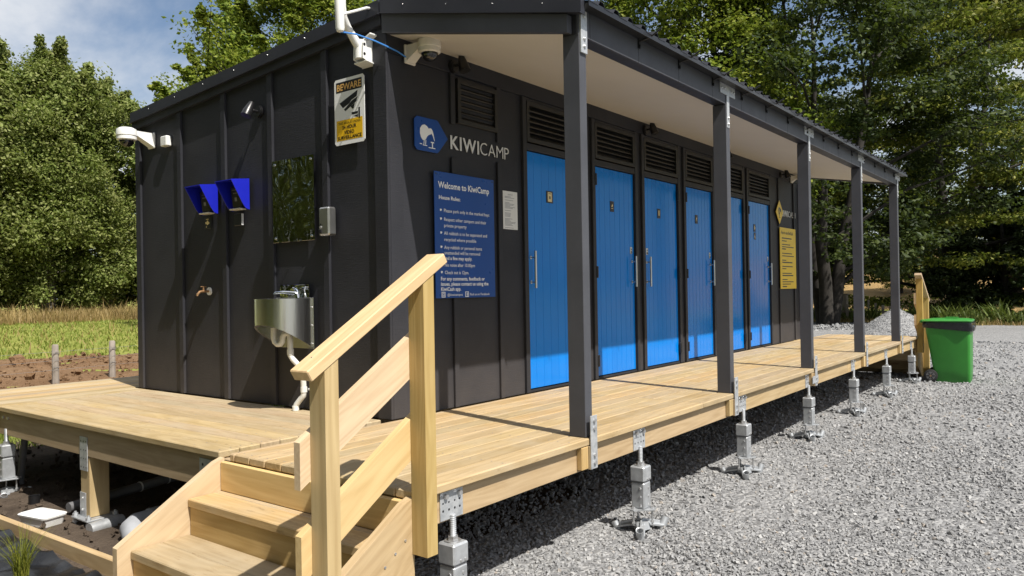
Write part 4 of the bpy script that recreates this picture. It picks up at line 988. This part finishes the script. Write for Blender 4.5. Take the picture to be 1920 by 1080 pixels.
m = MB(); m.tube([(-.065, .92, .838), (-.067, .925, .865), (-.08, .935, .878), (-.15, .99, .885), (-.19, 1.02, .880), (-.195, 1.024, .868)], [.024, .021, .016, .012, .011, .010], 12); tp = m.build('tap', 'chrome', t)
m = MB(); m.tube([(-.067, .925, .87), (-.065, .93, .895), (-.085, .94, .918)], [.017, .014, .011], 10); m.obox((-.08, .937, .914), (.05, .02, .012), Matrix.Rotation(R(25), 3, 'Z'), .004); m.build('lever', 'chrome', tp)
m = MB(); r_ = .021
m.tube([(-.19, 1.05, .62), (-.19, 1.05, .545), (-.188, 1.04, .515), (-.183, 1.015, .497), (-.178, .985, .50), (-.174, .968, .52), (-.172, .965, .55), (-.168, .955, .575), (-.155, .94, .58), (-.14, .93, .57), (-.137, .925, .54), (-.135, .925, .45)], r_, 12); m.build('trap', 'pvc', t)
m = MB(); pts = [(-.135, .925, .455), (-.135, .925, .415), (-.125, .91, .385), (-.10, .87, .335), (-.085, .86, .30), (-.075, .86, .27), (-.07, .86, .14), (-.07, .865, .115), (-.075, .89, .09), (-.085, .925, .05), (-.09, .935, .03), (-.09, .935, .0005)]
m.tube(pts, r_, 12); m.cyl((-.135, .925, .42), (-.135, .925, .46), r_ + .004, 12); m.cyl((-.07, .86, .14), (-.07, .86, .18), r_ + .004, 12); m.cyl((-.09, .935, .001), (-.09, .935, .035), r_ + .004, 12); m.build('waste_pipe', 'pvc', t)
m = MB(); m.box(-.035, -.0005, .80, .86, .15, .165, .002); m.build('pipe_clip', 'white_plastic', t)

# ------------------------------------------------------------------ under and beside the deck on the left
t = thing('deck_support_post', 'short square timber post on a steel jack under the side of the deck', 'post', (-1.15, 1.79, -.72))
board('post', -1.219, -1.085, 1.725, 1.86, -.655, -.236, 'post_pine', t, .004)
m = MB(); m.use('nail_plate'); m.box(-1.2285, -1.2235, 1.735, 1.85, -.335, -.10, .001); m.use('ink_black')
for y in (1.755, 1.79, 1.83):
    for z in (-.13, -.19, -.25, -.31): m.cyl((-1.2284, y, z), (-1.2292, y, z), .0055, 7)
m.build('nail_plate', None, t)
m = MB(); m.use('galvanised'); m.box(-1.226, -1.2205, 1.775, 1.862, -.665, -.49, .001); m.use('bolt_steel')
for z in (-.53, -.61): m.cyl((-1.226, 1.82, z), (-1.232, 1.82, z), .009, 6)
m.build('angle_bracket', None, t)
m = MB(); m.box(-1.27, -1.05, 1.66, 1.90, -.668, -.6565, .002); m.build('base_plate', 'galvanised', t)
for x, y in ((-1.25, 1.68), (-1.07, 1.68), (-1.25, 1.88), (-1.07, 1.88)):
    m = MB(); m.cyl((x, y, -.74), (x, y, -.625), .009, 8); m.cyl((x, y, -.655), (x, y, -.637), .018, 6); m.cyl((x, y, -.700), (x, y, -.678), .018, 6); m.build('jack_stud', 'galvanised', t)
m = MB(); m.tube([(-1.28, 1.60, -.70), (-1.05, 1.62, -.695)], .045, 12); m.tube([(-1.20, 1.95, -.715), (-1.00, 1.80, -.70)], .035, 12); m.build('foot', 'galvanised', t)
t = thing('plastic_tub', 'white rectangular plastic tub with a lid on the soil under the deck', 'tub', (-1.36, 2.2, -.7))
rz = Matrix.Rotation(R(12), 3, 'Z')
m = MB(); cx, cy = -1.385, 2.08
pts = []
def rr_poly(a, b, r):
    out = []
    for sx, sy, q in ((1, 1, 0), (-1, 1, 90), (-1, -1, 180), (1, -1, 270)):
        for k in range(5): out.append((sx * (a - r) + r * math.cos(R(q + k * 22.5)), sy * (b - r) + r * math.sin(R(q + k * 22.5))))
    return out
def loft(m, rings):
    k = len(rings[0]); vs = [p for r_ in rings for p in r_]; fs = [(i * k + j, i * k + (j + 1) % k, (i + 1) * k + (j + 1) % k, (i + 1) * k + j) for i in range(len(rings) - 1) for j in range(k)]
    fs += [tuple(range(k))[::-1], tuple(range((len(rings) - 1) * k, len(rings) * k))]; m.add(vs, fs)
def tr(poly, z): return [tuple(Vector((cx, cy, z)) + rz @ Vector((u, v, 0))) for u, v in poly]
loft(m, [tr(rr_poly(.072, .125, .03), -.735), tr(rr_poly(.085, .148, .032), -.650)]); m.build('tub_body', 'white_plastic', t)
m = MB(); loft(m, [tr(rr_poly(.091, .154, .035), -.652), tr(rr_poly(.093, .156, .035), -.640), tr(rr_poly(.083, .146, .035), -.634), tr(rr_poly(.080, .143, .035), -.6335)]); m.build('lid', 'white_plastic', t)
t = thing('drain_pipe', 'thin grey drain pipe with white rings running under the deck', 'pipe', (-.8, 1.95, -.62))
m = MB(); m.cyl((-1.20, 2.11, -.65), (1.2, 2.45, -.56), .036, 14); m.build('pipe', 'dark_grey_pvc', t)
for k in (.345, .43, .52):
    a = Vector((-1.62, 2.05, -.665)).lerp(Vector((1.2, 2.45, -.56)), k); b = a + Vector((.012, .0017, .0004)); m = MB(); m.cyl(a, b, .0395, 14); m.build('collar', 'white_plastic', t)
t = thing('pipe_elbow', 'wide light grey sewer pipe elbow lying beside the steps', 'pipe', (-1.1, 1.2, -.65))
m = MB(); m.tube([(-1.20, 1.06, -.70), (-1.21, 1.12, -.665), (-1.19, 1.19, -.645), (-1.13, 1.245, -.64), (-1.04, 1.26, -.64), (-.5, 1.3, -.63)], [.072, .076, .077, .077, .075, .075], 18); m.build('bend', 'grey_pvc', t)
m = MB(); m.tube([(-1.04, 1.26, -.64), (-.97, 1.263, -.639)], .083, 18); m.build('socket', 'grey_pvc', t)
t = thing('vent_pipe', 'dark grey pipe leaning under the side edge of the deck', 'pipe', (-1.1, 3.1, -.7))
m = MB(); m.tube([(-1.05, 3.40, -.74), (-1.05, 3.38, -.60), (-1.05, 3.28, -.24), (-1.05, 3.26, -.19)], .026, 12); m.build('pipe', 'dark_grey_pvc', t)
m = MB(); m.cyl((-1.05, 3.405, -.74), (-1.05, 3.395, -.66), .034, 12); m.build('coupling', 'dark_grey_pvc', t)
t = thing('black_pipe_end', 'open black pipe stub standing in the soil by the white tub', 'pipe', (-1.2, 2.62, -.72))
m = MB(); m.tube([(-1.22, 2.66, -.74), (-1.22, 2.66, -.64)], .04, 14, False); m.tube([(-1.22, 2.66, -.64), (-1.22, 2.66, -.642), (-1.22, 2.66, -.74)], [.04, .034, .034], 14, False); m.build('stub', 'black_plastic', t)
t = thing('garden_edging', 'low timber edging board between the black mat and the deck soil', 'edging', (-1.6, 1.6, -.7))
bw = board_w('edging_board', Matrix.Translation((-1.595, 2.05, -.695)) @ Matrix.Rotation(R(92.0), 4, 'Z'), 2.9, .045, .125, 'frame_pine', t)
m = MB(); rr = random.Random(2)
xs = lin(-4.6, -1.65, .04); ys = lin(-.1, 4.2, .04); nx = len(xs); vs = []; fs = []
for y in ys:
    for x in xs:
        w = 1 - abs(mnoise.noise(Vector((x * 2.3 + y * .8, y * 1.3 - x * .6, .3)))) * 2
        vs.append((x, y, hgt(x, y) - .012 + .030 * max(0, w) ** 3 + .030 * mnoise.fractal(Vector((x * 5, y * 7, 2)), 1, 2, 4) + .02))
for j in range(len(ys) - 1):
    for i in range(nx - 1): fs.append((j * nx + i, j * nx + i + 1, (j + 1) * nx + i + 1, (j + 1) * nx + i))
m.add(vs, fs); tag(m.build('weed_mat', 'weed_mat', recalc=False, smooth=60), 'wrinkled black plastic weed mat on the garden bed', 'weed mat', kind='stuff')
def tussock(loc, n, hgt_, label):
    t = thing('grass_plant', label, 'plant', loc); rr = random.Random(4)
    V = []; F = []
    for k in range(n):
        a = rr.uniform(0, 2 * math.pi); ln_ = hgt_ * rr.uniform(.6, 1.15); le = rr.uniform(.1, .75); w = rr.uniform(.0022, .004); bx, by = rr.uniform(-.03, .03), rr.uniform(-.03, .03)
        d = Vector((math.cos(a), math.sin(a), 0)); sd = Vector((-d.y, d.x, 0)) * w; i0 = len(V)
        for q in range(5):
            s_ = q / 4; p = Vector(loc) + Vector((bx, by, 0)) + d * (le * ln_ * s_ ** 1.7) + Vector((0, 0, ln_ * (s_ - .28 * le * s_ ** 2.5)))
            tw = 1 - s_ * .92; V += [tuple(p - sd * tw), tuple(p + sd * tw)]
        for q in range(4): F.append((i0 + 2 * q, i0 + 2 * q + 1, i0 + 2 * q + 3, i0 + 2 * q + 2))
    m = MB(); m.add(V, F); o = m.build('leaves', 'tussock', t, recalc=False, smooth=0); o['kind'] = 'stuff'
tussock((-1.90, 1.02, -.72), 150, .30, 'spiky yellow-green grass plant growing through the black mat')

# ------------------------------------------------------------------ wheelie bin
def wheelie_bin(loc, rz_):
    t = thing('wheelie_bin', 'green wheelie bin with a black liner folded over its rim', 'bin', loc, rz_); Wt = WM[t.name]
    G = lambda p: Wt @ Vector(p)
    def bl(m, nm, mat=None, par=t, **k):
        m.v = [tuple(Wt @ Vector(v)) for v in m.v]; return m.build(nm, mat, par, Wt.copy(), **k)
    # local: x = front(+)/back(-), y = width
    rings = []
    for z, hx, hy, ox in ((.0, .235, .215, .055), (.02, .245, .225, .055), (.20, .262, .24, .045), (.86, .312, .28, .0), (.93, .318, .285, 0)):
        rings.append([(u + ox, v, z) for u, v in rr_poly(hx, hy, .045)])
    m = MB(); loft(m, rings); bl(m, 'body', 'bin_green')
    m = MB(); rings = []
    for z, hx, hy in ((.90, .322, .290), (.872, .334, .298), (.905, .345, .305), (.955, .345, .305), (.965, .33, .29)):
        rings.append([(u + .012 * math.sin(9 * math.atan2(v, u) + z * 30), v + .006 * math.cos(11 * math.atan2(v, u)), z - (.05 if u > .1 else .0) * (.97 - z) / .1) for u, v in rr_poly(hx, hy, .06)])
    loft(m, rings); m.ell((.325, -.1, .865), (.05, .17, .06), 12, 8); bl(m, 'liner', 'liner_black')
    m = MB(); rings = []
    for z, hx, hy, ox in ((.966, .345, .300, -.01), (.984, .35, .305, -.01), (.998, .33, .29, 0), (1.012, .26, .23, .0), (1.018, .15, .15, 0)): rings.append([(u + ox, v, z) for u, v in rr_poly(hx, hy, .06)])
    loft(m, rings); m.box(-.05, .13, -.09, -.07, 1.02, 1.036, .004); m.box(-.05, .13, .07, .09, 1.02, 1.036, .004); m.box(-.39, -.33, -.2, .2, .965, .995, .01)
    bl(m, 'lid', 'bin_green')
    m = MB(); m.tube([(-.31, -.17, .95), (-.38, -.17, .96), (-.395, -.15, .965), (-.395, .15, .965), (-.38, .17, .96), (-.31, .17, .95)], .014, 10); bl(m, 'handle', 'bin_green')
    for s_ in (-1, 1):
        m = MB(); c = Vector((-.245, s_ * .245, .10)); m.tube([c + Vector((0, -.024, 0)), c + Vector((0, -.018, 0)), c + Vector((0, .018, 0)), c + Vector((0, .024, 0))], [.088, .10, .10, .088], 24); w = bl(m, 'wheel', 'rubber')
        m = MB(); m.use('dark_grey_pvc'); m.cyl(c + Vector((0, -.027, 0)), c + Vector((0, .027, 0)), .066, 20); m.use('brass'); m.cyl(c + Vector((0, -.031, 0)), c + Vector((0, .031, 0)), .013, 10); m.use('matt_black')
        for k in range(6):
            a = R(60 * k); m.obox(c + Vector((.04 * math.cos(a), s_ * .028, .04 * math.sin(a))), (.04, .003, .014), Matrix.Rotation(-a, 3, 'Y'))
        bl(m, 'rim', None, w)
    m = MB(); m.cyl((-.245, -.22, .10), (-.245, .22, .10), .011, 10); bl(m, 'axle', 'bolt_steel')
wheelie_bin((10.50, -1.90, -.72), R(-88))

# ------------------------------------------------------------------ gravel heap
def heap():
    t = thing('gravel_pile', 'conical heap of grey gravel beyond the far end of the deck', 'gravel pile', (20.6, .80, -.72)); vs = []; fs = []; n = 40; rg = 20
    def hz(x, y):
        r = math.hypot(x / 1.42, y / 1.38); z = max(0, 1 - r) ** .9 * .92 if r < 1 else 0
        return z + .05 * mnoise.fractal(Vector((x * 2, y * 2, 4)), 1, 2, 3) * min(1, z * 4) - .01
    for j in range(rg + 1):
        for i in range(n):
            a = 2 * math.pi * i / n; r = j / rg; x, y = 1.5 * r * math.cos(a), 1.45 * r * math.sin(a); vs.append((20.6 + x, .80 + y, -.72 + hz(x, y)))
    for j in range(rg):
        for i in range(n): fs.append((j * n + i, j * n + (i + 1) % n, (j + 1) * n + (i + 1) % n, (j + 1) * n + i))
    m = MB(); m.add(vs, fs); m.build('heap', 'gravel', t, recalc=False, smooth=180)
    k = 5200; r = np.sqrt(NR.uniform(0, 1, k)); a = NR.uniform(0, 2 * np.pi, k); x = 1.4 * r * np.cos(a); y = 1.36 * r * np.sin(a); s = .012 * np.exp(NR.normal(0, .4, k))
    z = np.array([hz(p, q) for p, q in zip(x, y)])
    inv = WM[t.name].translation
    o = stones('heap_stones', np.stack([20.6 + x, .80 + y, z - .72 + s * .2], 1) - np.array(inv), s); o.parent = t; o['kind'] = 'stuff'
heap()
def ridge():
    k = 5000; u = NR.uniform(0, 1, k); x = 21.5 + 4.5 * u + NR.normal(0, .5, k); y = 6.0 - 3.0 * u + NR.normal(0, .35, k); s = .034 * np.exp(NR.normal(0, .45, k))
    d = np.abs((y - (6.0 - 3.0 * u))); z = -.70 + .16 * np.exp(-(d / .35) ** 2) * (.6 + .4 * np.sin(u * 40)) * NR.uniform(.2, 1, k)
    tag(stones('gravel_bank', np.stack([x, y, z], 1), s), 'low bank of loose gravel in front of the weeds', 'gravel', kind='stuff')
ridge()

# ------------------------------------------------------------------ fences
FP = ['weathered grey fence post in the soil, nearer the open field', 'weathered grey fence post in the soil next to the building corner']
def fence_post(x, y, h, label, lean=0.0):
    t = thing('fence_post', label, 'fence post', (x, y, hgt(x, y)), 0, 'grey wooden fence posts in the soil'); z = hgt(x, y) - .1
    m = MB(); rr = random.Random(int(x * 100)); m.tube([(x, y, z), (x + lean * .5, y, z + h * .5), (x + lean, y, z + h + .08), (x + lean, y, z + h + .1)], [.058, .055, .052, .04], 9); m.build('post', 'post_timber', t)
    m = MB()
    for q in (.28, .52): m.cyl((x - .06, y - .056, z + .1 + q), (x + .06, y - .056, z + .1 + q), .004, 6)
    m.build('staples', 'wire', t)
fence_post(1.985, 10.35, .67, FP[0]); fence_post(2.975, 10.45, .67, FP[1], .01)
w = MB()
for q in (.24, .40, .55): w.tube([(-6, 9.6, hgt(0, 9.6) + q), (1.985, 10.29, hgt(0, 10.3) + q), (2.975, 10.39, hgt(0, 10.4) + q), (9, 11.0, hgt(0, 11) + q)], .0022, 5)
tag(w.build('fence_wire', 'wire'), 'thin fence wires strung across the strip of bare soil', 'wire')
t = thing('picket_fence', 'rough grey paling fence under the trees beyond the gravel', 'fence', (30.2, 6, -.7))
rr = random.Random(8)
for k in range(26):
    y = 2.6 + k * .27; x = 30.4 + rr.uniform(-.05, .05); h = rr.uniform(.62, .95)
    board('paling', x, x + .02, y, y + rr.uniform(.07, .12), hgt(x, y) - .02, hgt(x, y) + h, 'grey_wood', t, .003)
board('fence_rail', 30.44, 30.48, 2.5, 9.7, -.30, -.23, 'grey_wood', t)
t = thing('gate_post', 'dark squat timber post beside the paling fence', 'post', (31.2, 4.9, -.7))
board('post', 31.1, 31.4, 4.75, 5.1, -.7, .42, 'grey_wood', t, .01); m = MB(); m.box(31.05, 31.45, 4.70, 5.15, .4205, .47, .01); m.build('cap', 'grey_wood', t)

# ------------------------------------------------------------------ trees
def leaves_mesh(name, C, N, spread, size, mat, seed, up=.45, flat=.6, aspect=.62):
    """C: clump centres (n,3); N leaves per clump; leaf = bent rhombus of two triangles"""
    g = np.random.default_rng(seed); n = len(C) * N
    c = np.repeat(C, N, 0); sp = np.repeat(spread if isinstance(spread, np.ndarray) else np.full(len(C), spread), N)
    d = g.normal(size=(n, 3)); d /= np.linalg.norm(d, axis=1, keepdims=True); r = g.uniform(.15, 1, n) ** .6
    off = d * (r * sp)[:, None]; off[:, 2] *= flat
    p = c + off
    nn = d * .6 + g.normal(size=(n, 3)) * .5; nn[:, 2] += up; nn[:, 1] -= .12; nn /= np.linalg.norm(nn, axis=1, keepdims=True)
    a = np.cross(nn, g.normal(size=(n, 3))); a /= np.linalg.norm(a, axis=1, keepdims=True); b = np.cross(nn, a)
    s = (size * np.exp(g.normal(0, .25, n)))[:, None]
    V = np.stack([p - a * s * .5, p + b * s * aspect * .5 - nn * s * .08, p + a * s * .5, p - b * s * aspect * .5 - nn * s * .08], 1)
    F = np.arange(n * 4).reshape(n, 4)
    F = np.concatenate([F[:, [0, 1, 2]], F[:, [0, 2, 3]]])
    return np_mesh(name, V.reshape(-1, 3), F, mat)
def make_tree(seed, H, base, Rr, leaf, mat, nclump, per, spread, bark='bark', flat=.6, layered=False, sprig=False, stems=1, up=.45, profile=None, lean=0):
    g = random.Random(seed); tm = MB(); C = []; SP = []
    prof = profile or (lambda u: math.sin(math.pi * min(1, (u * .93 + .07)) ** .75) ** .6)
    for s_ in range(stems):
        a0 = 2 * math.pi * s_ / max(1, stems) + .7; top = Vector((lean + (g.uniform(-.5, .5) + (math.cos(a0) * Rr * .35 if stems > 1 else 0)), (math.sin(a0) * Rr * .35 if stems > 1 else g.uniform(-.5, .5)), H * (.9 if s_ == 0 else g.uniform(.72, .88))))
        b0 = Vector((math.cos(a0) * .18, math.sin(a0) * .18, 0)) if stems > 1 else Vector((0, 0, 0)); tr_ = H * .021 / math.sqrt(stems) + .03
        path = []
        for k in range(9):
            u = k / 8; p = b0.lerp(top, u) + Vector((g.uniform(-1, 1), g.uniform(-1, 1), 0)) * .12 * (u * (1 - u)) * 4; path.append(p)
        tm.tube([path[0] - Vector((0, 0, .3))] + path, [tr_ * 1.35] + [tr_ * (1.15 - 1.08 * k / 8) for k in range(9)], 8)
        nb = 15 if stems == 1 else 9
        for k in range(nb):
            u = base / H * .8 + (0.97 - base / H * .8) * (k + g.random() * .6) / nb; u = min(u, .97)
            i = min(7, int(u * 8)); o = path[i].lerp(path[i + 1], u * 8 - i); v = (u * H - base) / (H - base); rr_ = Rr * max(.12, prof(max(0, min(1, v)))) * g.uniform(.75, 1.05)
            a = g.uniform(0, 2 * math.pi); rise = g.uniform(.15, .75) if not layered else g.uniform(-.05, .3)
            e = o + Vector((math.cos(a), math.sin(a), rise)) * rr_; mid = o.lerp(e, .5) + Vector((0, 0, .09 * rr_)); br = tr_ * .42 * (1 - u * .6)
            tm.tube([o, mid, e], [br, br * .6, .012], 5)
            for q in range(4):
                f = g.uniform(.35, .95); bp = (o.lerp(mid, f * 2) if f < .5 else mid.lerp(e, f * 2 - 1)); a2 = a + g.uniform(-1.1, 1.1); e2 = bp + Vector((math.cos(a2), math.sin(a2), rise * .6 + g.uniform(-.1, .4))) * rr_ * .36
                tm.tube([bp, e2], [br * .34, .007], 4); C.append(e2); SP.append(spread); C.append(bp.lerp(e2, .5)); SP.append(spread * .8)
            C.append(e); SP.append(spread)
    while len(C) < nclump:
        v = g.random() ** .9; a = g.uniform(0, 2 * math.pi); lump = .78 + .34 * mnoise.noise(Vector((math.cos(a) * 1.6, math.sin(a) * 1.6, v * 4 + seed)))
        r = Rr * prof(v) * lump * (g.uniform(.45, 1.0) ** .5); z = base + v * (H - base)
        if layered: z = base + (round(v * 9) + g.uniform(-.12, .12)) / 9 * (H - base)
        if mnoise.noise(Vector((math.cos(a) * r * .42 + seed, math.sin(a) * r * .42, z * .42))) < -.12: continue
        C.append(Vector((lean * z / H + math.cos(a) * r, math.sin(a) * r, z))); SP.append(spread * g.uniform(.6, 1.15))
    if sprig:
        for k in range(int(len(C) * .22)):
            p = C[g.randrange(len(C))]; v = (p.z - base) / (H - base)
            if v > .40:
                o = Vector((p.x, p.y, 0)); o = o.normalized() * g.uniform(0, .55) if o.length > .1 else o; hh = g.uniform(.25, .75)
                for q in (.45, .8, 1.15): C.append(p + o * q + Vector((g.uniform(-.1, .1), g.uniform(-.1, .1), hh * q))); SP.append(spread * (.42 - .13 * q))
    me_t = bpy.data.meshes.new('trunk'); me_t.from_pydata(tm.v, [], tm.f); me_t.materials.append(MATS[bark]); finish(me_t, True, 60)
    return me_t, leaves_mesh('crown', np.array([tuple(c) for c in C]), per, np.array(SP), leaf, mat, seed, up, flat)
TREES = {}
def plant(kind, x, y, label, cat='tree', rz_=0, sc=1.0, group=None, name='leafy_tree', z=None, sxy=1.0):
    mt, mc = TREES[kind]; zz = hgt(x, y) - .03 if z is None else z
    t = thing(name, label, cat, group=group, W_=Matrix.Translation((x, y, zz)) @ Matrix.Rotation(rz_, 4, 'Z') @ Matrix.Diagonal((sc * sxy, sc * sxy, sc, 1)))
    for nm, me in (('trunk', mt), ('crown', mc)): link(bpy.data.objects.new(nm, me), t, WM[t.name].copy())
    return t
full = lambda u: (math.sin(math.pi * min(1, u * .8 + .22) ** 1.15)) ** .55 if u < .97 else .2
TREES['poplar'] = make_tree(21, 14.6, .8, 4.6, .165, 'leaf_olive', 850, 110, 1.0, 'pale_bark', .85, sprig=True, profile=full)
TREES['poplar2'] = make_tree(22, 13.4, .6, 5.1, .165, 'leaf_olive', 850, 110, 1.0, 'pale_bark', .85, sprig=True, profile=full)
TREES['ash'] = make_tree(33, 15.5, 2.2, 6.6, .16, 'leaf_bright', 1050, 85, .85, 'bark', .5, up=.75, sprig=True, profile=full)
TREES['maple'] = make_tree(44, 16.5, 1.6, 6.2, .16, 'leaf_bright', 1000, 84, .95, 'bark', .42, up=.8)
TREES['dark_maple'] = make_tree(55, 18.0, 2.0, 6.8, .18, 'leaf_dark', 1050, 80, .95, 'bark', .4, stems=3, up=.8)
TREES['layered'] = make_tree(66, 13.5, .7, 7.2, .155, 'leaf_pale', 1100, 80, 1.0, 'bark', .22, layered=True, stems=2, up=.9)
TREES['shrub'] = make_tree(77, 4.6, .0, 2.3, .17, 'leaf_shrub', 210, 60, .5, 'bark', .6, up=.7, sprig=True, profile=lambda u: (1 - u ** 1.5) ** .8)
G1 = 'tall olive-green trees along the far side of the field'
row = [('poplar', 5.2, 43.0, 10, 1.0, 'olive-green field tree cut by the picture edge'), ('poplar2', 11.6, 44.5, 80, 1.12, 'tall olive-green field tree, outermost of those wholly in view'), ('poplar', 14.6, 43.2, 200, 1.0, 'olive-green field tree standing in line with the nearer fence post'), ('poplar2', 18.6, 44.6, 300, 1.0, 'olive-green field tree with a pale trunk showing in line with the second fence post'), ('poplar', 22.8, 45.2, 120, .84, 'olive-green field tree just clear of the building corner'), ('poplar2', 27.5, 48.5, 30, .82, 'olive-green field tree half hidden by the black end wall')]
for k, x, y, a, sc, lb in row: plant(k, x, y, lb, 'tree', R(a), sc, G1)
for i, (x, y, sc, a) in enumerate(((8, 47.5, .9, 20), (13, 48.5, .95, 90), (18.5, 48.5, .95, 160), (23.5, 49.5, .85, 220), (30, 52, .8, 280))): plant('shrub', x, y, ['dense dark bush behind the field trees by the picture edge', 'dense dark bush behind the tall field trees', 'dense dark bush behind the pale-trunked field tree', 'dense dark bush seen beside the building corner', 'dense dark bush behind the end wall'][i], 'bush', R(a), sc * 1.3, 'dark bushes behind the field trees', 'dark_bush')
plant('ash', 17.5, 23.3, 'tall green tree rising behind the roof above the end wall', 'tree', R(40), 1.0)
plant('ash', 25.5, 26.0, 'green tree whose top shows over the roof ridge', 'tree', R(150), 1.0)
plant('maple', 25.0, 9.4, 'bright green tree above the porch roof', 'tree', R(70), 1.02)
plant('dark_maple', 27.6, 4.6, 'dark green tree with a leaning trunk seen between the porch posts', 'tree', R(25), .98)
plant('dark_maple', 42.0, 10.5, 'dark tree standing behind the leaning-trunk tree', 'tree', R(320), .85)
plant('layered', 37.0, 1.3, 'spreading tree with pale layered sprays beside the gravel yard', 'tree', R(110), 1.18, sxy=.97)
plant('dark_maple', 53.0, .5, 'tall dark tree behind the spreading pale tree', 'tree', R(200), 1.15)
for i, (x, y, sc, a) in enumerate(((35.8, 1.6, .9, 0), (36.2, -.6, 1.35, 60), (36.0, -3.6, 1.05, 140), (35.0, 10.2, .85, 240), (37, 13.5, 1.0, 300))): plant('shrub', x, y, ['dark bush under the spreading tree, behind the far stair rail', 'dark bush under the spreading tree, behind the green bin', 'dark bush at the edge of the picture behind the weeds', 'dark bush behind the paling fence', 'dark bush behind the far end of the building'][i], 'bush', R(a), sc, 'dark bushes under the big trees', 'dark_bush')
for i, (x, y, sc, a) in enumerate(((66, 15.5, .62, 0), (72, 21.5, .7, 90), (60, 8.0, .42, 200), (78, 9, .7, 30))): plant('maple', x, y, ['small sunny tree on the dry hillside by the fourth porch post', 'sunny tree high on the dry hillside', 'low sunny tree on the hillside between the last porch posts', 'far tree at the top of the dry hillside'][i], 'tree', R(a), sc, 'trees on the dry hillside', z=hgt(0, 0) + (1.2, 2.2, .6, 3.0)[i])
for i, (x, y, sc, a) in enumerate(((-15, 21, 1, 70), (-9.5, 25, 1.0, 140), (-19, 17, 1, 20), (-14.5, 12, 1, 200), (-13.5, 5, .95, 300), (-14.5, -2.5, 1, 30), (-15.5, -10, 1, 120), (-22, 2, 1.1, 250))): plant(('poplar', 'poplar2')[i % 2], x, y, 'unseen olive-green tree added to reflect in the mirror and block sky', 'tree', R(a), sc, 'unseen trees added for reflection and sky blocking')  # unseen trees, added to reflect in the mirror and cut sky fill
# roadside weeds
def weeds():
    n = 5200; V = []; F = []; g = np.random.default_rng(5)
    cx = g.uniform(29.6, 31.6, 150); cy = g.uniform(-9, 9.5, 150); ch = g.uniform(.35, .95, 150)
    k = g.integers(0, 150, n); bx = cx[k] + g.normal(0, .13, n); by = cy[k] + g.normal(0, .13, n); h = ch[k] * g.uniform(.6, 1.2, n); a = g.uniform(0, 2 * np.pi, n); le = g.uniform(.2, .9, n); w = g.uniform(.014, .03, n)
    d = np.stack([np.cos(a), np.sin(a)], 1); s = np.stack([-d[:, 1], d[:, 0]], 1) * w[:, None]; pts = []
    for u in (0, .35, .7, 1):
        tw = (.7, 1, .7, .05)[(0, .35, .7, 1).index(u)]
        p = np.stack([bx + d[:, 0] * le * h * u ** 1.6, by + d[:, 1] * le * h * u ** 1.6, -.74 + h * (u - .35 * le * u ** 2.4)], 1)
        o = np.concatenate([s * tw, np.zeros((n, 1))], 1); pts += [p - o, p + o]
    V = np.stack(pts, 1).reshape(-1, 3); k8 = np.arange(n)[:, None] * 8
    F = np.concatenate([k8 + np.array([[q, q + 1, q + 3, q + 2]]) for q in (0, 2, 4)])
    tag(link(bpy.data.objects.new('roadside_weeds', np_mesh('roadside_weeds', V, F, 'weed_leaf'))), 'strap-leaved green weeds along the edge of the gravel', 'weeds', kind='stuff')
weeds()
blades('verge_grass', 9000, (29.2, 31.6), (-10, 10), .16, .012, 'blade_dry', 'thin dry grass where the gravel meets the weeds', 'grass', .5)
